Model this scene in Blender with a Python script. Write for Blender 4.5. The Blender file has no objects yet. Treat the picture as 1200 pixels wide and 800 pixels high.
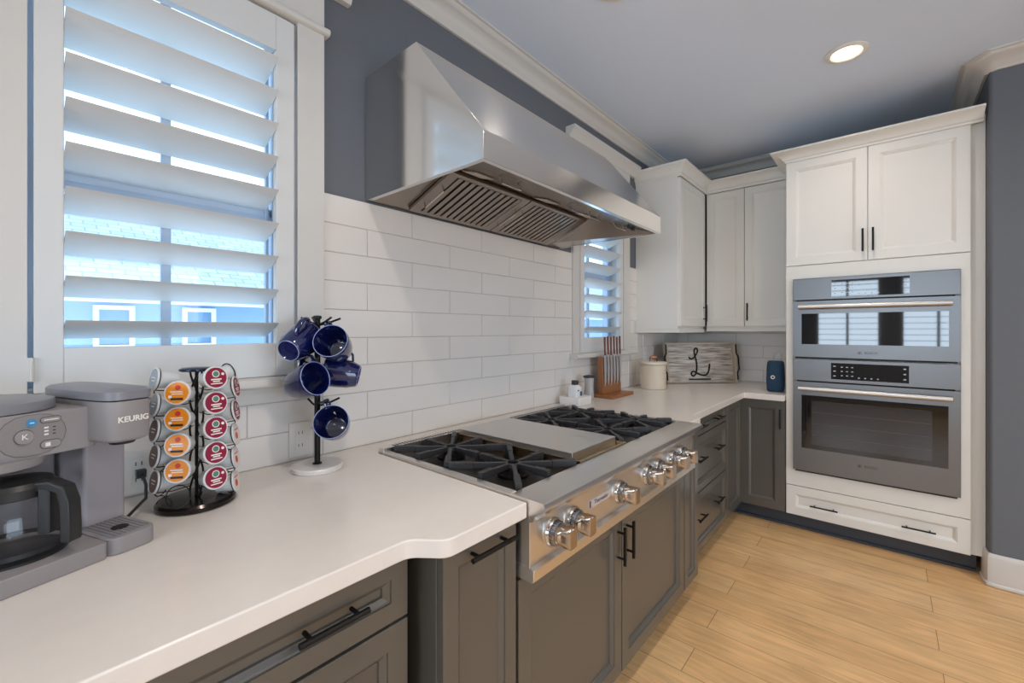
import bpy, bmesh, math, random
from math import sin, cos, pi, radians as R
from mathutils import Vector, Matrix
random.seed(7)
SC = bpy.context.scene
COL = SC.collection

# ------------------------------------------------------------------ camera
CX, CZ, YAW, FPX, V0 = 1.519, 1.354, 0.712, 508.7, 386.7
cd = bpy.data.cameras.new('camera'); cam = bpy.data.objects.new('camera', cd); COL.objects.link(cam)
cam.location = (CX, 0, CZ); cam.rotation_euler = (pi/2, 0, YAW)
cd.sensor_width = 36; cd.lens = FPX/1200*36; cd.shift_y = (V0-400)/1200; cd.clip_start = .02
SC.camera = cam
CR = Vector((cos(YAW), sin(YAW), 0)); CF = Vector((-sin(YAW), cos(YAW), 0)); CU = Vector((0, 0, 1))

# ------------------------------------------------------------------ world, lights, exposure
SC.view_settings.view_transform = 'Standard'; SC.view_settings.look = 'None'
SC.view_settings.gamma = 1; SC.view_settings.exposure = 0.13; SC.view_settings.use_curve_mapping = False
SC.cycles.use_denoising = True
SC.cycles.max_bounces = 10; SC.cycles.diffuse_bounces = 5; SC.cycles.sample_clamp_indirect = 6
w = bpy.data.worlds.new('sky'); SC.world = w; w.use_nodes = True
bg = w.node_tree.nodes['Background']; bg.inputs[0].default_value = (.50, .74, 1, 1); bg.inputs[1].default_value = 2.8

def area(name, loc, rot, sx, sy, power, col, shape='RECTANGLE', spread=180):
    l = bpy.data.lights.new(name, 'AREA'); l.shape = shape; l.size = sx; l.size_y = sy
    l.energy = power; l.color = col; l.spread = R(spread)
    o = bpy.data.objects.new(name, l); COL.objects.link(o); o.location = loc; o.rotation_euler = rot
    return o
# area lights added as daylight outside the openings of the unseen room
area('daylight_front', (1.6, -3.95, 1.65), (R(90), 0, 0), 2.6, 1.5, 115, (.74, .87, 1))
area('side_fill', (5.85, .3, 1.3), (0, R(90), 0), 2.1, 3.0, 36, (.97, .98, 1))  # fill light added outside an unseen side opening to brighten the room
LAMP_POWER, LAMP_COL = 10.5, (1, .90, .81)

# ------------------------------------------------------------------ materials
def lin(r, g, b):
    f = lambda c: (c/255/12.92) if c/255 <= .04045 else ((c/255+.055)/1.055)**2.4
    return (f(r), f(g), f(b), 1)
MATS = {}
def mat(name, rgb, rough=.5, metal=0, var=.04, scale=6, bump=0, stretch=(1, 1, 1), emit=0, coat=0, rvar=0, spec=.5, aniso=None):
    if name in MATS: return MATS[name]
    m = bpy.data.materials.new(name); m.use_nodes = True; nt = m.node_tree; b = nt.nodes['Principled BSDF']
    c = lin(*rgb)
    tc = nt.nodes.new('ShaderNodeTexCoord'); mp = nt.nodes.new('ShaderNodeMapping'); nz = nt.nodes.new('ShaderNodeTexNoise')
    mp.inputs['Scale'].default_value = stretch; nz.inputs['Scale'].default_value = scale; nz.inputs['Detail'].default_value = 3
    nt.links.new(tc.outputs['Object'], mp.inputs[0]); nt.links.new(mp.outputs[0], nz.inputs['Vector'])
    mx = nt.nodes.new('ShaderNodeMixRGB'); mx.inputs[1].default_value = tuple(v*(1-var) for v in c[:3])+(1,)
    mx.inputs[2].default_value = tuple(min(1, v*(1+var)) for v in c[:3])+(1,)
    nt.links.new(nz.outputs[0], mx.inputs[0]); nt.links.new(mx.outputs[0], b.inputs['Base Color'])
    b.inputs['Roughness'].default_value = rough; b.inputs['Metallic'].default_value = metal
    b.inputs['Specular IOR Level'].default_value = spec
    if coat: b.inputs['Coat Weight'].default_value = coat; b.inputs['Coat Roughness'].default_value = .05
    if rvar:
        mr = nt.nodes.new('ShaderNodeMapRange'); mr.inputs[3].default_value = rough-rvar; mr.inputs[4].default_value = rough+rvar
        nt.links.new(nz.outputs[0], mr.inputs[0]); nt.links.new(mr.outputs[0], b.inputs['Roughness'])
    if bump:
        bp = nt.nodes.new('ShaderNodeBump'); bp.inputs['Strength'].default_value = bump; bp.inputs['Distance'].default_value = .002
        nt.links.new(nz.outputs[0], bp.inputs['Height']); nt.links.new(bp.outputs[0], b.inputs['Normal'])
    if aniso:
        cx_ = nt.nodes.new('ShaderNodeCombineXYZ')
        for i in range(3): cx_.inputs[i].default_value = aniso[i]
        nt.links.new(cx_.outputs[0], b.inputs['Tangent']); b.inputs['Anisotropic'].default_value = .75
    if emit:
        b.inputs['Emission Color'].default_value = c; b.inputs['Emission Strength'].default_value = emit
    MATS[name] = m; return m
def glass(name, tint=(1, 1, 1), gl=.02, mixf=None):
    m = bpy.data.materials.new(name); m.use_nodes = True; nt = m.node_tree; nt.nodes.clear()
    out = nt.nodes.new('ShaderNodeOutputMaterial'); t = nt.nodes.new('ShaderNodeBsdfTransparent'); g = nt.nodes.new('ShaderNodeBsdfGlossy')
    t.inputs[0].default_value = tint+(1,); g.inputs['Roughness'].default_value = gl
    mx = nt.nodes.new('ShaderNodeMixShader'); lw = nt.nodes.new('ShaderNodeLayerWeight'); pw = nt.nodes.new('ShaderNodeMath'); pw.operation = 'POWER'; pw.inputs[1].default_value = 5; fr = nt.nodes.new('ShaderNodeMath'); fr.operation = 'MULTIPLY_ADD'; fr.inputs[1].default_value = .9; fr.inputs[2].default_value = .04
    lw.inputs[0].default_value = .5; nt.links.new(lw.outputs['Facing'], pw.inputs[0]); nt.links.new(pw.outputs[0], fr.inputs[0]); nt.links.new(fr.outputs[0], mx.inputs[0]); nt.links.new(t.outputs[0], mx.inputs[1]); nt.links.new(g.outputs[0], mx.inputs[2])
    nt.links.new(mx.outputs[0], out.inputs[0]); return m
WHITE = mat('white_paint', (226, 222, 214), .38, var=.02)
TRIM = mat('trim_paint', (210, 205, 198), .4, var=.02)
SHUT = mat('shutter_paint', (214, 213, 210), .42, var=.015)
GREYCAB = mat('grey_cabinet_paint', (86, 82, 76), .26, var=.03, scale=3, spec=.75)
TOEM = mat('toe_paint', (60, 64, 70), .45)
WALLM = mat('blue_grey_wall', (101, 104, 109), .75, var=.03, scale=40, bump=.05)
LWALL = mat('pale_grey_wall', (186, 188, 190), .7)
CEILM = mat('ceiling_paint', (216, 227, 242), .9, var=.01, scale=40)
TILEM = mat('glazed_tile', (226, 219, 212), .14, var=.03, scale=2.2, bump=.02)
GROUT = mat('grout', (196, 188, 180), .8)
QUARTZ = mat('white_quartz', (222, 214, 206), .22, var=.035, scale=26)
STEEL = mat('brushed_steel', (232, 227, 221), .30, 1, var=.03, scale=12, stretch=(60, .6, 60), rvar=.02, aniso=(.45, 0, 1))
STEELH = mat('hood_steel', (228, 226, 224), .15, 1, var=.03, scale=12, stretch=(60, .6, 60), rvar=.02, aniso=(.2, 0, 1))
STEELV = mat('oven_steel', (122, 121, 121), .36, 1, var=.03, scale=14, stretch=(.5, 4, 60), rvar=.02)
CHROME = mat('polished_chrome', (205, 200, 195), .1, 1)
BLACKM = mat('black_metal', (28, 27, 27), .35, .6)
IRON = mat('cast_iron', (52, 51, 53), .5, .2, var=.15, scale=60, bump=.1)
PAN = mat('dark_burner_pan', (78, 72, 68), .35, .8)
BGLASS = mat('black_glass', (7, 8, 11), .03, spec=.75)
DARK = mat('dark_void', (14, 14, 15), .7)
GREYPL = mat('grey_plastic', (146, 140, 140), .42, var=.03, scale=30)
GREYLID = mat('grey_lid_plastic', (128, 128, 133), .3)
BLACKPL = mat('black_plastic', (34, 33, 33), .38)
NAVY = mat('navy_glaze', (12, 20, 74), .1, coat=.6, spec=.7)
MARBLE = mat('marble', (214, 208, 204), .25, var=.12, scale=20)
WOODBLK = mat('knife_block_wood', (150, 96, 58), .4, var=.14, scale=6, stretch=(8, 8, .8))
HANDW = mat('knife_handle_wood', (112, 62, 52), .4, var=.2, scale=30, stretch=(1, 1, .2))
BLADE = mat('knife_blade', (222, 222, 224), .4, .8)
CREAM = mat('cream_ceramic', (216, 200, 178), .35)
COPPER = mat('copper_wire', (170, 104, 68), .3, 1)
BLUEFAB = mat('blue_speaker_fabric', (30, 62, 88), .8, var=.15, scale=300, bump=.3)
PLATE = mat('outlet_plate', (228, 222, 214), .4)
PODW = mat('pod_cup_white', (214, 214, 212), .35)
ORANGE = mat('orange_foil', (232, 140, 32), .35, var=.1, scale=60)
CRAN = mat('cranberry_foil', (138, 26, 56), .35, var=.1, scale=60)
BROWNF = mat('brown_foil', (86, 44, 34), .3, var=.3, scale=60)
SILVERF = mat('silver_foil', (176, 186, 198), .25, .5)
PALEF = mat('pale_foil', (224, 214, 204), .35)
GREENE = mat('green_emblem', (86, 128, 112), .4)
REDE = mat('red_print', (206, 62, 44), .4)
PRINT = mat('white_print', (236, 230, 222), .4)
BLUEL = mat('blue_button', (60, 140, 190), .35)
DARKPR = mat('dark_print', (40, 36, 36), .5)
PANE = glass('window_glass')
CARAFEG = glass('carafe_glass', (.95, .95, .96))
SIDING = None

def wood_floor():
    m = bpy.data.materials.new('oak_planks'); m.use_nodes = True; nt = m.node_tree; b = nt.nodes['Principled BSDF']
    N = nt.nodes.new; L = nt.links.new
    tc = N('ShaderNodeTexCoord'); br = N('ShaderNodeTexBrick'); br.offset = .37; br.offset_frequency = 2
    br.inputs['Scale'].default_value = 1; br.inputs['Mortar Size'].default_value = .0016; br.inputs['Mortar Smooth'].default_value = .3
    br.inputs['Brick Width'].default_value = 1.25; br.inputs['Row Height'].default_value = .165; br.inputs['Bias'].default_value = 0
    br.inputs['Color1'].default_value = lin(236, 196, 142); br.inputs['Color2'].default_value = lin(228, 184, 130); br.inputs['Mortar'].default_value = lin(150, 112, 76)
    mp = N('ShaderNodeMapping'); mp.inputs['Location'].default_value = (.35, .07, 0)
    L(tc.outputs['Object'], mp.inputs[0]); L(mp.outputs[0], br.inputs['Vector'])
    m2 = N('ShaderNodeMapping'); m2.inputs['Scale'].default_value = (1.6, 14, 1); L(tc.outputs['Object'], m2.inputs[0])
    nz = N('ShaderNodeTexNoise'); nz.inputs['Scale'].default_value = 2.2; nz.inputs['Detail'].default_value = 7; nz.inputs['Distortion'].default_value = 1.2
    L(m2.outputs[0], nz.inputs['Vector'])
    n2 = N('ShaderNodeTexNoise'); n2.inputs['Scale'].default_value = 3.5; n2.inputs['Detail'].default_value = 3; L(tc.outputs['Object'], n2.inputs['Vector'])
    r1 = N('ShaderNodeValToRGB'); r1.color_ramp.elements[0].position = .3; r1.color_ramp.elements[0].color = (.80, .78, .76, 1); r1.color_ramp.elements[1].position = .7; r1.color_ramp.elements[1].color = (1.08, 1.06, 1.04, 1)
    r2 = N('ShaderNodeValToRGB'); r2.color_ramp.elements[0].position = .3; r2.color_ramp.elements[0].color = (.86, .85, .85, 1); r2.color_ramp.elements[1].position = .7; r2.color_ramp.elements[1].color = (1.06, 1.05, 1.04, 1)
    L(nz.outputs[0], r1.inputs[0]); L(n2.outputs[0], r2.inputs[0])
    a = N('ShaderNodeMixRGB'); a.blend_type = 'MULTIPLY'; a.inputs[0].default_value = 1; L(br.outputs['Color'], a.inputs[1]); L(r1.outputs[0], a.inputs[2])
    a2 = N('ShaderNodeMixRGB'); a2.blend_type = 'MULTIPLY'; a2.inputs[0].default_value = 1; L(a.outputs[0], a2.inputs[1]); L(r2.outputs[0], a2.inputs[2])
    L(a2.outputs[0], b.inputs['Base Color']); b.inputs['Roughness'].default_value = .36
    bp = N('ShaderNodeBump'); bp.inputs['Strength'].default_value = .25; bp.inputs['Distance'].default_value = .002; bp.invert = True
    L(br.outputs['Fac'], bp.inputs['Height']); L(bp.outputs[0], b.inputs['Normal'])
    return m
def brick_mat(name, c1, c2, mort, bw, rh, ms, rough, rot):
    m = bpy.data.materials.new(name); m.use_nodes = True; nt = m.node_tree; b = nt.nodes['Principled BSDF']; N = nt.nodes.new; L = nt.links.new
    tc = N('ShaderNodeTexCoord'); mp = N('ShaderNodeMapping'); mp.inputs['Rotation'].default_value = rot
    br = N('ShaderNodeTexBrick'); br.inputs['Scale'].default_value = 1; br.inputs['Brick Width'].default_value = bw; br.inputs['Row Height'].default_value = rh
    br.inputs['Mortar Size'].default_value = ms; br.inputs['Color1'].default_value = lin(*c1); br.inputs['Color2'].default_value = lin(*c2); br.inputs['Mortar'].default_value = lin(*mort)
    L(tc.outputs['Object'], mp.inputs[0]); L(mp.outputs[0], br.inputs['Vector']); L(br.outputs['Color'], b.inputs['Base Color']); b.inputs['Roughness'].default_value = rough
    return m
def weathered():
    m = bpy.data.materials.new('weathered_boards'); m.use_nodes = True; nt = m.node_tree; b = nt.nodes['Principled BSDF']; N = nt.nodes.new; L = nt.links.new
    tc = N('ShaderNodeTexCoord'); mp = N('ShaderNodeMapping'); mp.inputs['Scale'].default_value = (2, 2, 22); nz = N('ShaderNodeTexNoise'); nz.inputs['Scale'].default_value = 4; nz.inputs['Detail'].default_value = 8
    rp = N('ShaderNodeValToRGB'); rp.color_ramp.elements[0].position = .34; rp.color_ramp.elements[0].color = lin(130, 118, 108); rp.color_ramp.elements[1].position = .62; rp.color_ramp.elements[1].color = lin(200, 190, 180)
    L(tc.outputs['Object'], mp.inputs[0]); L(mp.outputs[0], nz.inputs['Vector']); L(nz.outputs[0], rp.inputs[0]); L(rp.outputs[0], b.inputs['Base Color']); b.inputs['Roughness'].default_value = .7
    return m
OAK = wood_floor(); WEATH = weathered()

# ------------------------------------------------------------------ mesh helpers
class MB:
    def __init__(s): s.bm = bmesh.new(); s.mi = 0; s.M = Matrix()
    def v(s, p): return s.bm.verts.new(s.M @ Vector(p))
    def f(s, vs):
        try:
            f = s.bm.faces.new(vs); f.material_index = s.mi; return f
        except ValueError: return None
    def box(s, x0, x1, y0, y1, z0, z1):
        v = [s.v(p) for p in ((x0,y0,z0),(x1,y0,z0),(x1,y1,z0),(x0,y1,z0),(x0,y0,z1),(x1,y0,z1),(x1,y1,z1),(x0,y1,z1))]
        for q in ((3,2,1,0),(4,5,6,7),(0,1,5,4),(1,2,6,5),(2,3,7,6),(3,0,4,7)): s.f([v[i] for i in q])
        return s
    def loft(s, rings, cap=True, closed=True):
        R_ = [[s.v(p) for p in r] for r in rings]; n = len(R_[0])
        for a, b in zip(R_, R_[1:]):
            for i in range(n if closed else n-1):
                j = (i+1) % n; s.f([a[i], a[j], b[j], b[i]])
        if cap and closed: s.f(R_[0][::-1]); s.f(R_[-1])
        return s
    def prism(s, pts, vec):          # pts: 3D polygon, extruded by vec
        vec = Vector(vec); return s.loft([[Vector(p) for p in pts], [Vector(p)+vec for p in pts]])
    def lathe(s, prof, seg=28, c=(0,0,0), cap=True, axis='Z'):   # prof: (r, h)
        c = Vector(c)
        def pt(r, h, a):
            if axis == 'Z': return c+Vector((r*cos(a), r*sin(a), h))
            if axis == 'X': return c+Vector((h, r*cos(a), r*sin(a)))
            return c+Vector((r*sin(a), h, r*cos(a)))
        return s.loft([[pt(max(r, 1e-5), h, 2*pi*i/seg) for i in range(seg)] for r, h in prof], cap)
    def tube(s, path, r, seg=8, cap=True):
        P = [Vector(p) for p in path]; rr = r if isinstance(r, (list, tuple)) else [r]*len(P)
        rings = []; up = None
        for i, p in enumerate(P):
            t = (P[min(i+1, len(P)-1)]-P[max(i-1, 0)]).normalized()
            if up is None:
                up = Vector((0,0,1)) if abs(t.z) < .9 else Vector((1,0,0))
            n = (up - t*up.dot(t)).normalized(); b = t.cross(n); up = n
            rings.append([p+(n*cos(2*pi*k/seg)+b*sin(2*pi*k/seg))*rr[i] for k in range(seg)])
        return s.loft(rings, cap)
    def bar(s, p0, p1, w, h, w1=None, h1=None):   # rectangular bar, up=z ; w horizontal, h vertical
        p0, p1 = Vector(p0), Vector(p1); t = (p1-p0).normalized(); n = t.cross(Vector((0,0,1)))
        n = n.normalized() if n.length > 1e-4 else Vector((1,0,0)); u = n.cross(t)
        w1 = w if w1 is None else w1; h1 = h if h1 is None else h1
        rg = lambda p, a, b: [p+n*a/2+u*b/2, p-n*a/2+u*b/2, p-n*a/2-u*b/2, p+n*a/2-u*b/2]
        return s.loft([rg(p0, w, h), rg(p1, w1, h1)])
    def sweep(s, prof, path, closed_prof=True):   # prof: (out, z); path (x,y); out is to the RIGHT of travel
        n = len(path); rings = []
        for i in range(n):
            p = Vector(path[i]); ds = []
            if i > 0: ds.append((p-Vector(path[i-1])).normalized())
            if i < n-1: ds.append((Vector(path[i+1])-p).normalized())
            nn = [Vector((d.y, -d.x)) for d in ds]; m = sum(nn, Vector((0,0))).normalized()
            k = 1/max(.3, m.dot(nn[0]))
            rings.append([(p.x+m.x*o*k, p.y+m.y*o*k, z) for o, z in prof])
        return s.loft(rings)
    def build(s, name, mats, parent=None, bevel=0, loc=None, local=False, seg=2, ang=35, flat=False):
        if not isinstance(mats, (list, tuple)): mats = [mats]
        bmesh.ops.remove_doubles(s.bm, verts=s.bm.verts, dist=1e-6)
        bmesh.ops.recalc_face_normals(s.bm, faces=s.bm.faces)
        off = Vector((0,0,0))
        if not local:
            if loc is not None: off = Vector(loc)
            p = parent
            while p is not None: off = off+p.location; p = p.parent
        for v in s.bm.verts: v.co -= off
        me = bpy.data.meshes.new(name); s.bm.to_mesh(me); s.bm.free()
        for m in mats: me.materials.append(m)
        if not flat:
            for p in me.polygons: p.use_smooth = True
            me.set_sharp_from_angle(angle=R(ang))
        o = bpy.data.objects.new(name, me); COL.objects.link(o)
        if parent is not None: o.parent = parent
        elif loc is not None: o.location = loc
        if bevel:
            b = o.modifiers.new('bevel', 'BEVEL'); b.width = bevel; b.segments = seg; b.limit_method = 'ANGLE'; b.angle_limit = R(40); b.harden_normals = True
        return o
def thing(name, label, cat, loc=(0,0,0), group=None):
    o = bpy.data.objects.new(name, None); COL.objects.link(o); o.location = loc; o.empty_display_size = .05
    tag(o, label, cat, group); return o
def tag(o, label, cat=None, group=None):
    o['label'] = label
    if cat: o['category'] = cat
    if group: o['group'] = group
    return o
def struct(o, label=None):
    o['kind'] = 'structure'
    if label: o['label'] = label
    return o
def copy_tree(o, parent=None):
    c = o.copy(); COL.objects.link(c)
    if parent is not None: c.parent = parent
    for ch in list(o.children): copy_tree(ch, c)
    return c
def text_into(mb, s, size, M, depth=.0006, align='CENTER', bold=0):
    cu = bpy.data.curves.new('lettering', 'FONT'); cu.body = s; cu.size = size; cu.extrude = depth; cu.align_x = align; cu.align_y = 'CENTER'; cu.resolution_u = 3; cu.offset = bold
    to = bpy.data.objects.new('lettering', cu); COL.objects.link(to)
    dg = bpy.context.evaluated_depsgraph_get(); me = bpy.data.meshes.new_from_object(to.evaluated_get(dg))
    vs = [mb.v(M @ v.co) for v in me.vertices]
    for p in me.polygons: mb.f([vs[i] for i in p.vertices])
    bpy.data.objects.remove(to); bpy.data.curves.remove(cu); bpy.data.meshes.remove(me)
# frames whose local x runs along the surface, y up, z outwards
MX = lambda x, y, z: Matrix(((0,0,1,x),(1,0,0,y),(0,1,0,z),(0,0,0,1)))      # surface facing +X (reading along +Y)
MY = lambda x, y, z: Matrix(((1,0,0,x),(0,0,-1,y),(0,1,0,z),(0,0,0,1)))     # surface facing -Y (reading along +X)
def panel(mb, ax, plane, a0, a1, z0, z1, th=.02, rail=.055, deep=.0155):
    """framed cabinet front; back at plane, face th further out (ax 'X': towards +X, 'Y': towards -Y)"""
    def P(a, z, d): return (plane+d, a, z) if ax == 'X' else (a, plane-d, z)
    rg = [(0, 0), (0, th-.0015), (.0015, th), (rail, th), (rail+.001, th-.0035), (rail+.004, th-.0035), (rail+.0055, th-.0045), (rail+.015, th-.0105), (rail+.0165, th-deep)]
    mb.loft([[P(a0+i, z0+i, d), P(a1-i, z0+i, d), P(a1-i, z1-i, d), P(a0+i, z1-i, d)] for i, d in rg])
def pull(mb, p0, p1, n, r=.006, off=.03, inset=.16):
    p0, p1, n = Vector(p0), Vector(p1), Vector(n)
    mb.tube([p0+n*off, p1+n*off], r, 10)
    for t in (inset, 1-inset):
        q = p0.lerp(p1, t); mb.tube([q-n*.001, q+n*off], r*.75, 8)

# ------------------------------------------------------------------ room shell
YB, ZC, XR, YF, XE = 4.17, 2.80, 1.93, -3.6, 5.6
b = MB(); b.box(-.16, XE, YF, YB, -.08, 0); struct(b.build('floor', OAK), 'light oak plank floor')
b = MB(); b.box(-.16, XE+.1, YF-.1, YB+.1, ZC, ZC+.08); struct(b.build('ceiling', CEILM), 'flat pale grey painted ceiling')
# window holes: (y0, y1, z0, z1)
W1 = (.022, .638, 1.205, 2.385); W2 = (2.40, 3.03, 1.205, 2.385)
b = MB()
ys = [YF, W1[0], W1[1], W2[0], W2[1], YB]
for i in range(5):
    if i in (1, 3):
        b.box(-.16, 0, ys[i], ys[i+1], 0, W1[2]); b.box(-.16, 0, ys[i], ys[i+1], W1[3], ZC)
    else: b.box(-.16, 0, ys[i], ys[i+1], 0, ZC)
struct(b.build('wall_left', WALLM), 'blue-grey painted wall with two shuttered windows')
b = MB(); b.box(-.16, XR+.1, YB, YB+.1, 0, ZC); struct(b.build('wall_back', WALLM), 'blue-grey back wall behind the cabinets')
b = MB(); b.box(XR, XE, 3.40, YB+.1, 0, ZC); struct(b.build('wall_right', WALLM, bevel=.018, seg=4), 'blue-grey wall beside the tall oven cabinet')
FW = [(.45, 1.45), (1.70, 2.70)]
b = MB(); xs = [-.16, .45, 1.45, 1.70, 2.70, XE+.1]
for i in range(5):
    if i in (1, 3): b.box(xs[i], xs[i+1], YF-.1, YF, 0, .95); b.box(xs[i], xs[i+1], YF-.1, YF, 2.35, ZC)
    else: b.box(xs[i], xs[i+1], YF-.1, YF, 0, ZC)
struct(b.build('wall_front', LWALL), 'pale wall of the room behind the viewer')
b = MB(); b.box(XE, XE+.1, YF, -1.2, 0, ZC); b.box(XE, XE+.1, 1.8, 3.4, 0, ZC); b.box(XE, XE+.1, -1.2, 1.8, 2.35, ZC); b.box(XE, XE+.1, -1.2, 1.8, 0, .1)
struct(b.build('wall_side', LWALL), 'pale side wall with a wide opening added for light')
# crown moulding of the ceiling
CP = [(0, ZC-.078), (.012, ZC-.078), (.016, ZC-.068), (.024, ZC-.062), (.03, ZC-.05), (.048, ZC-.032), (.072, ZC-.024), (.082, ZC-.018), (.088, ZC-.008), (.10, ZC-.006), (.10, ZC), (0, ZC)]
b = MB(); b.sweep(CP, [(.001, YF), (.001, YB-.001), (XR-.001, YB-.001), (XR-.001, 3.43), (XR+.03, 3.399), (XE, 3.399)])
struct(b.build('trim_1', TRIM), 'white crown moulding under the ceiling')
# baseboard of the right wall, rounded corner
BP = [(0, 0), (.014, 0), (.02, .004), (.02, .016), (.014, .022), (.014, .15), (.010, .165), (.004, .172), (0, .172)]
b = MB(); b.sweep(BP, [(XR-.001, 3.52), (XR-.001, 3.425), (XR+.006, 3.406), (XR+.025, 3.399), (XE, 3.399)])
struct(b.build('baseboard_right', TRIM), 'tall white baseboard wrapping the rounded wall corner')

# tile backsplash: every tile a slab with eased edges on a grout bed
b = MB(); b.mi = 1
G = [(-.5, .725, .875, 1.172), (.725, 2.331, .875, 1.843), (2.331, 3.126, .875, 1.172), (3.126, 3.27, .875, 1.843), (3.27, YB, .875, 1.40)]
for y0, y1, z0, z1 in G: b.box(0.0005, .006, y0, y1, z0, z1)
b.box(.006, 1.0, YB-.006, YB-.0005, .875, 1.40)
b.mi = 0
def tile(a0, a1, z0, z1, wall):
    if a1-a0 < .012 or z1-z0 < .012: return
    g = .0013; a0 += g; a1 -= g; z0 += g; z1 -= g; e = .0015
    t = [random.uniform(-.0005, .0005) for _ in range(4)]
    P = (lambda a, z, d: (.006+d, a, z)) if wall == 'L' else (lambda a, z, d: (a, YB-.006-d, z))
    q = [(a0, z0), (a1, z0), (a1, z1), (a0, z1)]; qi = [(a0+e, z0+e), (a1-e, z0+e), (a1-e, z1-e), (a0+e, z1-e)]
    b.loft([[P(a, z, 0) for a, z in q], [P(a, z, .002) for a, z in q], [P(a, z, .0035+t[i]) for i, (a, z) in enumerate(qi)]])
PIT, LEN = .1035, .415
for r in range(9):
    z1 = 1.843-r*PIT; z0 = max(z1-PIT, .905); off = 1.108 if r % 2 == 0 else .9
    for k in range(-5, 10):
        ya, yb_ = off+k*LEN, off+(k+1)*LEN
        for gy0, gy1, gz0, gz1 in G:
            tile(max(ya, gy0), min(yb_, gy1), max(z0, .9145), min(z1, gz1), 'L')
        xa, xb_ = -.1+k*LEN+(r % 2)*.207, -.1+(k+1)*LEN+(r % 2)*.207
        tile(max(xa, .008), min(xb_, 1.0), max(z0, .9145), min(z1, 1.40), 'B')
struct(b.build('wall_left_backsplash', [TILEM, GROUT]), 'glossy white tile backsplash in running bond')

# ------------------------------------------------------------------ windows, shutters, casings
def window(n, W, mull, lab):
    y0, y1, z0, z1 = W
    root = bpy.data.objects.new('window_%d' % n, None); COL.objects.link(root); root.location = (-.1, (y0+y1)/2, z0); struct(root, lab)
    b = MB(); t = .045
    b.box(-.135, -.085, y0, y0+t, z0, z1); b.box(-.135, -.085, y1-t, y1, z0, z1); b.box(-.135, -.085, y0+t, y1-t, z0, z0+t); b.box(-.135, -.085, y0+t, y1-t, z1-t, z1)
    zm = 1.745; b.box(-.132, -.088, y0+t, y1-t, zm-.026, zm-.004); b.box(-.128, -.098, y0+t, y1-t, zm-.004, zm+.026)
    b.box(-.118, -.1, mull-.012, mull+.012, z0+t, zm-.022); b.box(-.118, -.1, mull-.012, mull+.012, zm+.022, z1-t)
    b.box(-.10, -.082, y1-t-.022, y1-t-.012, z0+t, z1-t)
    b.build('sash', mat('vinyl_sash', (176, 190, 208), .4), root, bevel=.002)
    b = MB(); b.box(-.112, -.108, y0+t, y1-t, z0+t, z1-t); b.build('pane', PANE, root, flat=True)
    b = MB(); b.box(-.158, 0, y0+.0005, y0+.006, z0, z1); b.box(-.158, 0, y1-.006, y1-.0005, z0, z1); b.box(-.158, 0, y0+.006, y1-.006, z1-.006, z1-.0005); b.box(-.158, 0, y0+.006, y1-.006, z0+.0005, z0+.006)
    b.build('jamb', TRIM, root)
window(1, W1, .305, 'window over the coffee maker')
window(2, W2, 2.715, 'narrow window beside the range hood')
def casing(n, W, ys0, ys1, lab, right_ear=.015):
    y0, y1, z0, z1 = W
    b = MB(); x = .022
    b.box(.0005, x, ys0, y0+.006, 1.20, 2.388); b.box(.0005, x, y1-.004, ys1, 1.20, 2.388)
    b.box(.0005, x, ys0, ys1, 2.413, 2.55)                       # frieze
    b.sweep([(0, 2.388), (.03, 2.388), (.036, 2.392), (.038, 2.4), (.036, 2.409), (.03, 2.413), (0, 2.413)], [(.0005, ys0-.015), (.0005, ys1+right_ear)])
    b.sweep([(0, 2.55), (.024, 2.55), (.03, 2.562), (.045, 2.585), (.068, 2.605), (.07, 2.625), (0, 2.625)], [(.0005, ys0-.06), (.0005, ys1+.10)])
    b.sweep([(0, 1.172), (.058, 1.172), (.066, 1.178), (.068, 1.188), (.064, 1.200), (.056, 1.2045), (0, 1.2045)], [(.0005, ys0-.03), (.0005, ys1+.055 if n == 3 else ys1-.005)])
    struct(b.build('trim_%d' % n, TRIM, bevel=.0015), lab)
casing(2, W1, -.12, .725, 'white casing and sill around the window over the coffee maker')
casing(3, W2, 2.331, 3.126, 'white casing and sill around the narrow window')
def shutter(W, ly0, ly1, lz0, lz1, zs, label, hinge):
    y0, y1, z0, z1 = W; g = .009; a0, a1 = y0+.006+g, y1-.006-g
    root = thing('plantation_shutter', label, 'shutter', (.01, (y0+y1)/2, z0+.004), 'white plantation shutters on the windows')
    b = MB(); xa, xb = -.008, .021
    b.box(xa, xb, a0, ly0, z0+.001, z1-.01); b.box(xa, xb, ly1, a1, z0+.001, z1-.01)
    b.box(xa, xb, ly0, ly1, z0+.001, lz0); b.box(xa, xb, ly0, ly1, lz1, z1-.01)
    b.build('frame', SHUT, root, bevel=.0025)
    b = MB(); th = R(20.5)
    for zf in zs:
        zc = zf-.023; xc = -.016
        def ring(y):
            o = []
            for k in range(16):
                a = 2*pi*k/16; u = .065*cos(a); t = .0055*sin(a)*(1 if abs(cos(a)) < .99 else .6)
                o.append((xc+u*cos(th)-t*sin(th), y, zc+u*sin(th)+t*cos(th)))
            return o
        b.loft([ring(ly0+.0015), ring(ly1-.0015)])
    b.build('louvers', SHUT, root)
    if hinge:
        b = MB(); b.box(.021, .0235, a0-.014, a0+.008, 1.235, 1.29); b.lathe([(.004, 0), (.004, .055)], 10, (.025, a0-.002, 1.235)); b.build('hinge', TRIM, root)
    return root
ZS = [1.378+.1065*k for k in range(9)]
shutter(W1, .0865, .5665, 1.312, 2.262, ZS, 'larger white louvered shutter over the coffee maker', True)
shutter(W2, 2.465, 2.957, 1.307, 2.262, ZS, 'narrower white louvered shutter between hood and corner cabinet', False)
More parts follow.
